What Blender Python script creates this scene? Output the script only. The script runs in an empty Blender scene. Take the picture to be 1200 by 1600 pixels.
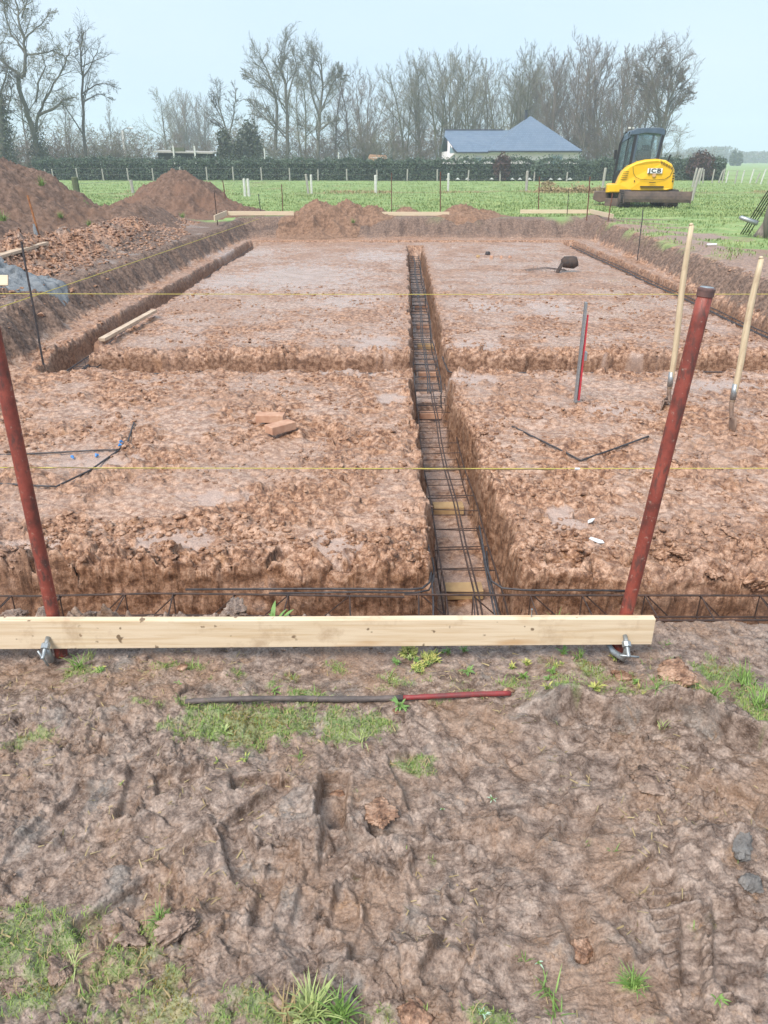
import bpy, math, random
import numpy as np
from mathutils import Vector, Matrix
R = math.radians
scene = bpy.context.scene
COL = scene.collection
rnd = random.Random(7)

# ------------------------------------------------------------------ camera
CAMH = 1.5
PITCH = R(25)
CP, SP = math.cos(PITCH), math.sin(PITCH)
FPX = 1180.0
cam_d = bpy.data.cameras.new('camera')
cam = bpy.data.objects.new('camera', cam_d)
COL.objects.link(cam)
cam.location = (0, 0, CAMH)
cam.rotation_euler = (R(90) - PITCH, 0, 0)
cam_d.sensor_fit = 'VERTICAL'
cam_d.sensor_height = 24
cam_d.sensor_width = 18
cam_d.lens = 24 * FPX / 1600
cam_d.clip_start = 0.05
cam_d.clip_end = 4000
scene.camera = cam

def ray(px, py):
    v = 800.0 - py
    return (px - 600.0, FPX * CP + v * SP, -FPX * SP + v * CP)

def G(px, py, z=0.0):
    'point at height z that the photo shows at this pixel'
    d = ray(px, py)
    t = (z - CAMH) / d[2]
    return Vector((d[0] * t, d[1] * t, z))

def AT(px, py, Y):
    'point at distance Y that the photo shows at this pixel'
    d = ray(px, py)
    t = Y / d[1]
    return Vector((d[0] * t, Y, CAMH + d[2] * t))

# ------------------------------------------------------------------ numpy noise
_rs = np.random.RandomState(3)
_ang = _rs.rand(256, 256) * 2 * np.pi
_GX = np.cos(_ang).astype(np.float32)
_GY = np.sin(_ang).astype(np.float32)
_R1 = _rs.rand(256, 256).astype(np.float32)
_R2 = _rs.rand(256, 256).astype(np.float32)
_R3 = _rs.rand(256, 256).astype(np.float32)

def perlin(x, y, s=0):
    x = x + s * 13.37
    y = y + s * 7.91
    xf = np.floor(x); yf = np.floor(y)
    fx = (x - xf).astype(np.float32); fy = (y - yf).astype(np.float32)
    xi = xf.astype(np.int64) & 255; yi = yf.astype(np.int64) & 255
    x1 = (xi + 1) & 255; y1 = (yi + 1) & 255
    u = fx * fx * fx * (fx * (fx * 6 - 15) + 10)
    w = fy * fy * fy * (fy * (fy * 6 - 15) + 10)
    a = _GX[xi, yi] * fx + _GY[xi, yi] * fy
    b = _GX[x1, yi] * (fx - 1) + _GY[x1, yi] * fy
    c = _GX[xi, y1] * fx + _GY[xi, y1] * (fy - 1)
    d = _GX[x1, y1] * (fx - 1) + _GY[x1, y1] * (fy - 1)
    return ((a + (b - a) * u) * (1 - w) + (c + (d - c) * u) * w) * 1.5

def fbm(x, y, f, octs, s=0, gain=0.5, billow=False, lod=None):
    'lod = local mesh spacing: octaves too fine for the mesh fade out'
    r = 0; a = 1.0; tot = 0
    for i in range(octs):
        n = perlin(x * f, y * f, s + i * 3.1)
        if billow:
            n = np.abs(n) * 2 - 0.45
        if lod is not None:
            n = n * np.clip(1.6 - 5.0 * f * lod, 0, 1)
        r = r + n * a
        tot += a
        a *= gain; f *= 2.03
    return r / tot

def voronoi(x, y, f, s=0):
    'returns F1, F2, random height of the nearest cell, plus a second random'
    x = x * f + s * 5.3; y = y * f + s * 9.1
    xf = np.floor(x); yf = np.floor(y)
    d1 = np.full(x.shape, 9.0, np.float32); d2 = d1.copy()
    h = np.zeros(x.shape, np.float32); tx = h.copy(); ty = h.copy()
    for i in (-1, 0, 1):
        for j in (-1, 0, 1):
            cx = (xf + i); cy = (yf + j)
            ix = cx.astype(np.int64) & 255; iy = cy.astype(np.int64) & 255
            dx = (cx + _R1[ix, iy] - x).astype(np.float32)
            dy = (cy + _R2[ix, iy] - y).astype(np.float32)
            d = np.sqrt(dx * dx + dy * dy)
            near = d < d1
            d2 = np.where(near, d1, np.minimum(d2, d))
            h = np.where(near, _R3[ix, iy], h)
            tx = np.where(near, dx, tx); ty = np.where(near, dy, ty)
            d1 = np.where(near, d, d1)
    return d1, d2, h, tx, ty

def terr(h, s, k=.16):
    'breaks a smooth height into flakes with crisp edges'
    q = h / s; f = np.floor(q); r = q - f
    return (f + sstep(.5 - k, .5 + k, r)) * s

def sstep(a, b, t):
    u = np.clip((t - a) / (b - a), 0, 1)
    return u * u * (3 - 2 * u)

def chips(x, y, f, s, lod=None):
    'angular tilted flakes'
    d1, d2, r, tx, ty = voronoi(x, y, f, s)
    r2 = (r * 7.31) % 1.0; r3 = (r * 17.7) % 1.0
    h = (r - .5) + (tx * (r2 - .5) + ty * (r3 - .5)) * 1.6 - .35 * (1 - sstep(0, .12, d2 - d1))
    if lod is not None: h = h * np.clip(1.8 - 4.5 * f * lod, 0, 1)
    return h

# ------------------------------------------------------------------ objects
def tag(o, label=None, cat=None, group=None, kind=None):
    if label: o['label'] = label
    if cat: o['category'] = cat
    if group: o['group'] = group
    if kind: o['kind'] = kind
    return o

def empty(name, loc=(0, 0, 0), rz=0.0, label=None, cat=None, group=None):
    o = bpy.data.objects.new(name, None)
    COL.objects.link(o)
    o.location = loc
    o.rotation_euler = (0, 0, rz)
    o.empty_display_size = 0.1
    return tag(o, label, cat, group)

class MB:
    'collects geometry for ONE mesh object'
    def __init__(s):
        s.v = []; s.f = []; s.m = []
    def quadbox(s, c, size, rot=None, mi=0, taper=1.0):
        hx, hy, hz = size[0] / 2, size[1] / 2, size[2] / 2
        b = len(s.v)
        for dz in (-1, 1):
            k = taper if dz > 0 else 1.0
            for dx, dy in ((-1, -1), (1, -1), (1, 1), (-1, 1)):
                p = Vector((dx * hx * k, dy * hy * k, dz * hz))
                if rot is not None: p = rot @ p
                s.v.append((p.x + c[0], p.y + c[1], p.z + c[2]))
        for q in ((0, 3, 2, 1), (4, 5, 6, 7), (0, 1, 5, 4), (1, 2, 6, 5), (2, 3, 7, 6), (3, 0, 4, 7)):
            s.f.append(tuple(b + i for i in q)); s.m.append(mi)
    def hexa(s, p, mi=0):
        'eight corners: bottom four then top four, counter-clockwise'
        b = len(s.v)
        s.v.extend([tuple(q) for q in p])
        for q in ((0, 3, 2, 1), (4, 5, 6, 7), (0, 1, 5, 4), (1, 2, 6, 5), (2, 3, 7, 6), (3, 0, 4, 7)):
            s.f.append(tuple(b + i for i in q)); s.m.append(mi)
    def beam(s, a, b, w, h, mi=0, up=Vector((0, 0, 1))):
        'rectangular bar from a to b'
        a = Vector(a); b = Vector(b); d = (b - a)
        L = d.length; d.normalize()
        x = d.cross(up)
        if x.length < 1e-5: x = Vector((1, 0, 0))
        x.normalize(); z = x.cross(d)
        m = Matrix((x, d, z)).transposed()
        s.quadbox((a + b) / 2, (w, L, h), m, mi)
    def tube(s, pts, r, n=8, cap=True, mi=0):
        pts = [Vector(p) for p in pts]
        if not isinstance(r, (list, tuple)): r = [r] * len(pts)
        base = len(s.v); prev = None
        for i, p in enumerate(pts):
            if i == 0: t = pts[1] - pts[0]
            elif i == len(pts) - 1: t = pts[-1] - pts[-2]
            else: t = pts[i + 1] - pts[i - 1]
            if t.length < 1e-9: t = Vector((0, 0, 1))
            t.normalize()
            if prev is None:
                a = Vector((1, 0, 0)) if abs(t.x) < 0.8 else Vector((0, 1, 0))
            else: a = prev
            u = a - t * a.dot(t)
            if u.length < 1e-6: u = t.orthogonal()
            u.normalize(); prev = u
            w = t.cross(u)
            for k in range(n):
                an = 2 * math.pi * k / n
                q = p + (u * math.cos(an) + w * math.sin(an)) * r[i]
                s.v.append((q.x, q.y, q.z))
        for i in range(len(pts) - 1):
            for k in range(n):
                a = base + i * n + k; b = base + i * n + (k + 1) % n
                s.f.append((a, b, b + n, a + n)); s.m.append(mi)
        if cap and n > 2:
            s.f.append(tuple(base + k for k in reversed(range(n)))); s.m.append(mi)
            e = base + (len(pts) - 1) * n
            s.f.append(tuple(e + k for k in range(n))); s.m.append(mi)
    def prism(s, poly, y0, y1, mi=0):
        'polygon in (x,z), extruded along y'
        b = len(s.v); n = len(poly)
        for y in (y0, y1):
            for (x, z) in poly: s.v.append((x, y, z))
        s.f.append(tuple(b + i for i in range(n))); s.m.append(mi)
        s.f.append(tuple(b + n + i for i in reversed(range(n)))); s.m.append(mi)
        for i in range(n):
            j = (i + 1) % n
            s.f.append((b + i, b + n + i, b + n + j, b + j)); s.m.append(mi)
    def prismx(s, poly, x0, x1, mi=0):
        'polygon in (y,z), extruded along x'
        b = len(s.v); n = len(poly)
        for x in (x0, x1):
            for (y, z) in poly: s.v.append((x, y, z))
        s.f.append(tuple(b + i for i in reversed(range(n)))); s.m.append(mi)
        s.f.append(tuple(b + n + i for i in range(n))); s.m.append(mi)
        for i in range(n):
            j = (i + 1) % n
            s.f.append((b + i, b + j, b + n + j, b + n + i)); s.m.append(mi)
    def blade(s, p, dirv, L, w, bend, segs=3, mi=0):
        'a curved grass blade'
        p = Vector(p); d = Vector(dirv).normalized()
        side = d.cross(Vector((0, 0, 1)))
        if side.length < 1e-4: side = Vector((1, 0, 0))
        side.normalize()
        b = len(s.v)
        q = p.copy()
        for i in range(segs + 1):
            t = i / segs
            ww = w * (1 - t ** 1.6) * (0.75 + 0.5 * t) + w * 0.03
            s.v.append(tuple(q - side * ww / 2)); s.v.append(tuple(q + side * ww / 2))
            d = (d + Vector((0, 0, -bend / segs))).normalized()
            q = q + d * (L / segs)
        for i in range(segs):
            a = b + i * 2
            s.f.append((a, a + 1, a + 3, a + 2)); s.m.append(mi)
    def build(s, name, mats, parent=None, smooth=False, bevel=0.0, loc=None, rot=None):
        me = bpy.data.meshes.new(name)
        me.from_pydata(s.v, [], s.f)
        if not isinstance(mats, (list, tuple)): mats = [mats]
        for m in mats: me.materials.append(m)
        if len(mats) > 1:
            me.polygons.foreach_set('material_index', s.m)
        if smooth:
            me.polygons.foreach_set('use_smooth', [True] * len(me.polygons))
        me.update()
        o = bpy.data.objects.new(name, me)
        COL.objects.link(o)
        if parent is not None: o.parent = parent
        if loc is not None: o.location = loc
        if rot is not None: o.rotation_euler = rot
        if bevel:
            b = o.modifiers.new('bevel', 'BEVEL'); b.width = bevel; b.segments = 2
            b.limit_method = 'ANGLE'; b.angle_limit = R(40)
        return o

def mesh_np(name, verts, quads, m, smooth=True):
    me = bpy.data.meshes.new(name)
    nv = len(verts); nf = len(quads); k = quads.shape[1]
    me.vertices.add(nv); me.vertices.foreach_set('co', np.ascontiguousarray(verts, np.float32).ravel())
    me.loops.add(nf * k); me.loops.foreach_set('vertex_index', np.ascontiguousarray(quads, np.int32).ravel())
    me.polygons.add(nf)
    me.polygons.foreach_set('loop_start', np.arange(0, nf * k, k, dtype=np.int32))
    me.polygons.foreach_set('loop_total', np.full(nf, k, np.int32))
    if smooth: me.polygons.foreach_set('use_smooth', np.ones(nf, bool))
    me.materials.append(m)
    me.update(calc_edges=True)
    o = bpy.data.objects.new(name, me)
    COL.objects.link(o)
    return o

# ------------------------------------------------------------------ materials
class NT:
    def __init__(s, name):
        s.m = bpy.data.materials.new(name); s.m.use_nodes = True
        s.n = s.m.node_tree.nodes; s.l = s.m.node_tree.links
        s.b = s.n['Principled BSDF']
        s.tc = s.n.new('ShaderNodeTexCoord')
    def link(s, a, b): s.l.new(a, b)
    def noise(s, scale, detail=4, rough=0.55, coord='Object', stretch=None, dist=0.0):
        t = s.n.new('ShaderNodeTexNoise')
        t.inputs['Scale'].default_value = scale; t.inputs['Detail'].default_value = detail
        t.inputs['Roughness'].default_value = rough; t.inputs['Distortion'].default_value = dist
        src = s.tc.outputs[coord]
        if stretch:
            mp = s.n.new('ShaderNodeMapping'); mp.inputs['Scale'].default_value = stretch
            s.link(src, mp.inputs['Vector']); src = mp.outputs['Vector']
        s.link(src, t.inputs['Vector'])
        return t.outputs['Fac']
    def voro(s, scale, feature='F1', coord='Object'):
        t = s.n.new('ShaderNodeTexVoronoi'); t.feature = feature
        t.inputs['Scale'].default_value = scale
        s.link(s.tc.outputs[coord], t.inputs['Vector'])
        return t.outputs['Distance']
    def attr(s, name):
        a = s.n.new('ShaderNodeAttribute'); a.attribute_name = name
        return a.outputs['Fac']
    def ramp(s, fac, stops):
        r = s.n.new('ShaderNodeValToRGB')
        e = r.color_ramp.elements
        while len(e) < len(stops): e.new(0.5)
        for i, (p, c) in enumerate(stops):
            e[i].position = p
            e[i].color = (c[0], c[1], c[2], 1) if isinstance(c, (tuple, list)) else (c, c, c, 1)
        s.link(fac, r.inputs['Fac'])
        return r.outputs['Color']
    def mix(s, fac, a, b, mode='MIX'):
        x = s.n.new('ShaderNodeMix'); x.data_type = 'RGBA'; x.blend_type = mode
        if isinstance(fac, (int, float)): x.inputs[0].default_value = fac
        else: s.link(fac, x.inputs[0])
        for i, c in ((6, a), (7, b)):
            if isinstance(c, (tuple, list)): x.inputs[i].default_value = (c[0], c[1], c[2], 1)
            else: s.link(c, x.inputs[i])
        return x.outputs[2]
    def math(s, op, a, b=None, c=None):
        x = s.n.new('ShaderNodeMath'); x.operation = op
        for i, q in enumerate((a, b, c)):
            if q is None: continue
            if isinstance(q, (int, float)): x.inputs[i].default_value = q
            else: s.link(q, x.inputs[i])
        return x.outputs[0]
    def bump(s, h, dist=0.01, strength=1.0, normal=None):
        b = s.n.new('ShaderNodeBump')
        b.inputs['Distance'].default_value = dist; b.inputs['Strength'].default_value = strength
        s.link(h, b.inputs['Height'])
        if normal is not None: s.link(normal, b.inputs['Normal'])
        return b.outputs['Normal']
    def set(s, color=None, rough=None, normal=None, metal=None, spec=None):
        for k, v in (('Base Color', color), ('Roughness', rough), ('Normal', normal), ('Metallic', metal), ('Specular IOR Level', spec)):
            if v is None: continue
            if isinstance(v, (int, float)): s.b.inputs[k].default_value = v
            elif isinstance(v, (tuple, list)): s.b.inputs[k].default_value = (v[0], v[1], v[2], 1)
            else: s.link(v, s.b.inputs[k])
        return s.m

def simple(name, c1, c2=None, rough=0.6, scale=20, metal=0.0, bump=0.002, stretch=None, spec=None, detail=5, rough2=None):
    t = NT(name)
    c2 = c2 or tuple(x * 0.7 for x in c1)
    f = t.noise(scale, detail, 0.6, stretch=stretch)
    col = t.ramp(f, [(0.32, c2), (0.68, c1)])
    rg = t.ramp(t.noise(scale * 1.7, 3), [(0.3, rough), (0.7, rough2 if rough2 else min(1, rough + 0.15))])
    return t.set(col, rg, t.bump(f, bump, 0.7), metal, spec)

M = {}
M['rust'] = simple('rusty_steel', (0.10, 0.055, 0.04), (0.04, 0.03, 0.028), 0.55, 25, 0.3)
M['rust_red'] = simple('red_rusty_bar', (0.20, 0.075, 0.04), (0.09, 0.035, 0.025), 0.6, 18, 0.2)
M['rebar'] = simple('rebar_steel', (0.085, 0.08, 0.085), (0.045, 0.035, 0.035), 0.5, 30, 0.4)
M['galv'] = simple('galvanised_metal', (0.42, 0.45, 0.47), (0.28, 0.30, 0.31), 0.4, 60, 0.7, 0.0005)
M['orange_rust'] = simple('orange_rusty_pin', (0.42, 0.17, 0.05), (0.2, 0.08, 0.04), 0.6, 14, 0.1)
M['string'] = simple('yellow_string', (0.62, 0.52, 0.10), (0.45, 0.38, 0.08), 0.7, 60)
M['white'] = simple('white_scrap', (0.75, 0.75, 0.76), (0.6, 0.6, 0.6), 0.5, 30)
M['blackplastic'] = simple('black_plastic', (0.022, 0.02, 0.02), (0.075, 0.045, 0.032), 0.7, 12, bump=.01)
M['greypost'] = simple('weathered_post', (0.42, 0.40, 0.36), (0.25, 0.23, 0.2), 0.85, 14, stretch=(3, 3, .4), bump=0.01)
M['palepost'] = simple('pale_concrete_post', (0.62, 0.62, 0.58), (0.45, 0.44, 0.4), 0.85, 10)
M['mossypost'] = simple('mossy_post', (0.12, 0.12, 0.08), (0.06, 0.08, 0.03), 0.95, 9, bump=0.02)
M['wire'] = simple('fence_wire', (0.20, 0.19, 0.18), None, 0.5, 30, 0.5)

def wood_mat(name, a, b, knots=True, stretch=(1.2, 30, 30), dirt=None, rough=0.6):
    t = NT(name)
    g = t.noise(2.2, 6, 0.6, stretch=stretch, dist=0.6)
    c = t.ramp(g, [(0.3, b), (0.55, a), (0.75, tuple(min(1, x * 1.07) for x in a))])
    if knots:
        k = t.noise(3.0, 3, 0.5, stretch=(1, 1.8, 4))
        c = t.mix(t.ramp(k, [(0.6, 0.0), (0.74, 0.75)]), c, tuple(x * y for x, y in zip(b, (0.85, 0.68, 0.5))))
        q = t.noise(24, 2, 0.5)
        c = t.mix(t.ramp(q, [(0.66, 0.0), (0.70, 0.85)]), c, (0.12, 0.07, 0.035))
    if dirt:
        d = t.noise(7, 5, 0.7)
        c = t.mix(t.ramp(d, [(0.54, 0.0), (0.70, 0.7)]), c, dirt)
    return t.set(c, rough, t.bump(g, 0.0015, 0.5))
M['plank'] = wood_mat('fresh_sawn_plank', (0.68, 0.54, 0.38), (0.56, 0.40, 0.24), dirt=(0.42, 0.29, 0.18))
M['plank_far'] = wood_mat('sawn_plank', (0.64, 0.52, 0.37), (0.54, 0.42, 0.27), False)
M['handle'] = wood_mat('ash_handle', (0.56, 0.45, 0.30), (0.42, 0.31, 0.19), False, (30, 30, 1.5), (0.36, 0.25, 0.17))
M['baton'] = wood_mat('muddy_baton', (0.55, 0.42, 0.30), (0.38, 0.26, 0.18), False, (4, 4, 4), (0.30, 0.2, 0.14))

def red_pole_mat():
    t = NT('red_painted_rusty_tube')
    a = t.noise(13, 6, 0.7)
    b = t.noise(45, 5, 0.7, stretch=(1, 1, 0.35))
    c = t.ramp(a, [(0.32, (0.105, 0.028, 0.02)), (0.48, (0.22, 0.045, 0.03)), (0.7, (0.31, 0.07, 0.045))])
    c = t.mix(t.ramp(b, [(0.5, 0.0), (0.62, 0.85)]), c, (0.075, 0.035, 0.028))
    c = t.mix(t.ramp(t.noise(80, 3), [(0.63, 0.0), (0.7, 0.6)]), c, (0.35, 0.25, 0.2))
    return t.set(c, t.ramp(b, [(0.3, 0.38), (0.7, 0.7)]), t.bump(b, 0.0015, 0.8))
M['redpole'] = red_pole_mat()

def brick_mat():
    t = NT('clay_brick')
    c = t.ramp(t.noise(14, 5), [(0.3, (0.38, 0.19, 0.12)), (0.7, (0.55, 0.34, 0.23))])
    return t.set(c, 0.85, t.bump(t.noise(70, 3), 0.002))
M['brick'] = brick_mat()
M['brick_yellow'] = simple('yellow_brick', (0.50, 0.34, 0.17), (0.38, 0.24, 0.12), 0.85, 14)

def leafmat(name, c1, c2, scale=6, trans=0.15, rough=0.6):
    t = NT(name)
    c = t.ramp(t.noise(scale, 3), [(0.3, c2), (0.7, c1)])
    t.b.inputs['Subsurface Weight'].default_value = 0
    return t.set(c, rough, spec=0.3)
M['moss'] = leafmat('short_moss_grass', (0.30, 0.38, 0.09), (0.13, 0.22, 0.055), 22)
M['moss_rust'] = leafmat('brown_moss', (0.26, 0.20, 0.03), (0.14, 0.13, 0.03), 14)
M['blade'] = leafmat('green_blades', (0.22, 0.33, 0.09), (0.11, 0.2, 0.04), 30)
M['blade_pale'] = leafmat('pale_blades', (0.42, 0.44, 0.2), (0.25, 0.33, 0.1), 20)
M['weed'] = leafmat('weed_leaves', (0.20, 0.33, 0.10), (0.12, 0.22, 0.06), 40)
M['weed_yellow'] = leafmat('yellowing_leaves', (0.52, 0.44, 0.14), (0.28, 0.34, 0.09), 40)
M['weed_pale'] = leafmat('pale_frilly_leaves', (0.42, 0.55, 0.42), (0.3, 0.42, 0.3), 40)
M['straw'] = leafmat('dry_straw', (0.40, 0.31, 0.16), (0.25, 0.18, 0.09), 10)
M['field_blade'] = leafmat('pasture_blades', (0.31, 0.36, 0.14), (0.15, 0.23, 0.075), 1.1)
M['hedge'] = leafmat('hedge_leaves', (0.13, 0.17, 0.115), (0.045, 0.07, 0.05), 1.6)
M['hedge_red'] = leafmat('purple_leaves', (0.11, 0.055, 0.05), (0.06, 0.04, 0.035), 1.6)
M['evergreen'] = leafmat('evergreen_leaves', (0.11, 0.125, 0.085), (0.045, 0.055, 0.035), 1.2)
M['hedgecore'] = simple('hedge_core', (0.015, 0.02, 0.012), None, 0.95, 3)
M['bark'] = simple('grey_bark', (0.16, 0.15, 0.12), (0.09, 0.085, 0.065), 0.9, 1.3, bump=0.02)
M['bark_green'] = simple('mossy_bark', (0.15, 0.14, 0.085), (0.08, 0.08, 0.04), 0.9, 1.0, bump=0.02)
M['bark_brown'] = simple('brown_twigs', (0.19, 0.145, 0.115), (0.13, 0.10, 0.08), 0.9, 0.7, bump=0.01)
M['bark_dark'] = simple('dark_twigs', (0.13, 0.115, 0.10), (0.08, 0.07, 0.06), 0.9, 0.9, bump=0.01)
M['twig_pale'] = simple('pale_twigs', (0.22, 0.20, 0.15), (0.15, 0.14, 0.10), 0.9, 0.7, bump=0.01)
# ------------------------------------------------------------------ the ground
PAD = -0.40      # level of the stripped pad
FLOOR = -0.85    # level of the trench bottoms
_cy = [0, 4.07, 5.18, 6.91, 10.97, 14.25, 19.3, 40]
_cl = [.25, .25, .25, .24, .346, .43, .54, .54]
_cr = [.78, .73, .69, .64, .77, .85, .96, .96]
def cl(y): return np.interp(y, _cy, _cl)
def cr(y): return np.interp(y, _cy, _cr)

# moss / grass patches in the foreground mud: pixel centre, half-widths, strength
MOSS = [(430, 1050, 50, 18, .55), (700, 1085, 45, 12, .5), (610, 1060, 50, 20, .55), (830, 1060, 60, 20, .65), (940, 1060, 60, 24, .6), (1060, 1085, 60, 22, .7), (340, 1100, 120, 14, .7), (500, 1120, 60, 20, .7), (30, 1160, 50, 10, .5), (520, 1030, 40, 14, .45), (1040, 1020, 40, 16, .5), (120, 1560, 90, 50, .7), (250, 1520, 60, 36, .6), (110, 1440, 110, 26, .6), (70, 1500, 190, 90, .82), (200, 1575, 180, 50, .78), (350, 1570, 110, 40, .7), (390, 1128, 125, 48, 1.1), (470, 1095, 60, 30, .8), (275, 1033, 48, 17, .8), (365, 1045, 26, 16, .7),
        (560, 1140, 62, 34, .9), (655, 1190, 34, 18, .9), (1130, 1037, 48, 26, 1.0), (60, 1147, 45, 12, .75), (235, 1098, 38, 10, .7), (1110, 1105, 40, 24, .7), (1185, 1120, 40, 55, .9),
        (890, 1035, 60, 20, .6), (600, 1585, 70, 30, .8), (450, 1580, 60, 35, .8), (760, 1598, 60, 22, .7), (860, 1090, 40, 16, .65), (745, 1078, 40, 14, .55), (120, 1045, 40, 18, .6),
        (980, 1085, 80, 20, .6), (1175, 1075, 45, 25, .8), (250, 1450, 30, 30, .7), (60, 1420, 80, 22, .7), (700, 1050, 60, 30, .5), (1000, 1590, 50, 14, .6), (1190, 1540, 25, 40, .5), (990, 1540, 35, 18, .7)]
_moss = []
for (a, b, c, d, e) in MOSS:
    p = G(a, b); q = G(a + c, b); u = G(a, b - d); w = G(a, b + d)
    _moss.append((p.x, p.y, abs(q.x - p.x), abs(u.y - w.y) / 2, e))

def mossmask(x, y):
    m = np.zeros(x.shape, np.float32)
    for (a, b, c, d, e) in _moss:
        r = np.sqrt(((x - a) / c) ** 2 + ((y - b) / d) ** 2)
        m = np.maximum(m, e * np.clip(1.45 - r, 0, .95))
    n = fbm(x, y, 11, 5, 41, 0.7)
    return (sstep(0.42, 0.95, m + n * 1.15)) ** 1.3 * (y < 2.3)

def regions(x, y):
    'signed distances: inside the dug pad, inside the trenches'
    w = perlin(x * 1.1, y * 1.1, 1) * .07 + perlin(x * 4.5, y * 4.5, 2) * .035 + perlin(x * 14, y * 14, 3) * .014
    lx = np.interp(y, [0, 7.9, 9.8, 21.9], [-4.2, -4.15, -4.4, -4.0])
    rx = np.interp(y, [0, 8, 10.6, 22.7], [5.6, 5.25, 5.3, 5.95])
    teeth = perlin(x * 1.6, y * 6, 5) * .11 + perlin(x * 4, y * 13, 6) * .05
    fteeth = perlin(x * 2.6, y * 1.8, 7) * .10 + perlin(x * 6, y * 3, 8) * .04
    dl = x - lx + teeth; dr = rx - x + teeth
    df = (22.35 + 0.1 * np.sin(x) - y) * 0.55 + fteeth
    dn = (y - 2.33) * 3.6 + w * .6
    pad = np.minimum(np.minimum(dl, dr), np.minimum(df, dn)) + w
    c = np.minimum(x - cl(y), cr(y) - x)
    c = np.minimum(c, np.minimum(y - 2.6, 19.45 - y))
    nearfar = np.interp(x, [-6, -1, .3, .9, 2, 6], [3.45, 3.43, 3.41, 3.30, 3.30, 3.27])
    n = np.minimum(y - 2.42, nearfar - y)
    cr_ = np.minimum(np.minimum(y - 7.40, 8.10 - y), np.minimum(x + 3.5, 5.0 - x))
    le = np.interp(y, [7.4, 8.2, 11, 20], [-2.92, -3.16, -3.2, -3.07])
    l = np.minimum(np.minimum(x - le + .44, le - x), np.minimum(y - 7.42, 20.6 - y))
    r = np.minimum(np.minimum(x - 4.45, 4.95 - x), np.minimum(y - 3.0, 20.6 - y))
    f = np.minimum(np.minimum(y - 20.35, 20.85 - y), np.minimum(x + 3.47, 4.95 - x))
    tr = np.maximum(np.maximum(np.maximum(c, n), np.maximum(cr_, l)), np.maximum(r, f))
    wt = perlin(x * 2.3, y * 2.3, 11) * .05 + perlin(x * 7, y * 7, 12) * .022 + perlin(x * 22, y * 22, 13) * .008 * (y < 6)
    side = sstep(-.05, .1, np.maximum(l, np.maximum(r, f)) - np.maximum(np.maximum(c, n), cr_))
    cross = (cr_ > np.maximum(c, n)) * 1.0
    depth = 1 - .42 * side - .15 * cross * (1 - side)
    return pad, tr, wt, c, n, depth

PRINTS = []   # track-shoe prints pressed into the near mud (x, y, half length, half width, angle, depth)
for (a, b, L, W, an, dp) in [(420, 1390, .085, .022, 85, .018), (545, 1395, .075, .03, 80, .02), (550, 1330, .06, .018, 12, .014), (475, 1410, .09, .018, 80, .012), (520, 1250, .08, .035, 88, .025),
                             (690, 1350, .06, .05, 10, .02), (430, 1340, .05, .012, 5, .014), (580, 1460, .07, .03, 75, .02), (700, 1500, .06, .035, 60, .02), (330, 1420, .06, .02, 75, .012),
                             (830, 1300, .08, .03, 60, .014), (905, 1280, .09, .03, 62, .016), (1080, 1500, .10, .02, 70, .016), (1130, 1480, .10, .02, 70, .016), (1000, 1380, .07, .03, 30, .018),
                             (880, 1210, .10, .025, 55, .016), (940, 1190, .09, .03, 50, .014), (1130, 1240, .08, .035, 130, .02), (200, 1300, .06, .02, 20, .01), (120, 1330, .07, .02, 60, .012), (760, 1430, .07, .02, 80, .014),
                             (640, 1420, .05, .02, 40, .012), (400, 1230, .06, .02, 10, .014), (620, 1300, .07, .02, 0, .012), (280, 1220, .06, .03, 20, .014)]:
    p = G(a, b); PRINTS.append((p.x, p.y, L, W, R(an), dp))
_pr = np.random.RandomState(8)
for j in range(26):
    p = G(_pr.uniform(20, 1180), _pr.uniform(1180, 1560)); a_ = _pr.uniform(40, 130); PRINTS.append((p.x, p.y, _pr.uniform(.05, .10), _pr.uniform(.02, .038), R(a_), _pr.uniform(.008, .018)))
for j in range(9):    # the ribbed print lower right
    p = G(1040 + j * 6, 1400 + j * 17); PRINTS.append((p.x, p.y, .05, .006, R(8), .0035))
    p = G(1120 + j * 5, 1430 + j * 17); PRINTS.append((p.x, p.y, .04, .006, R(8), .008))
_LED = [G(820, 1105), G(870, 1108), G(905, 1100), G(940, 1113), G(1000, 1122), (G(1090, 1118)), G(1130, 1140), G(1200, 1180), G(1280, 1230)]

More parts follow.
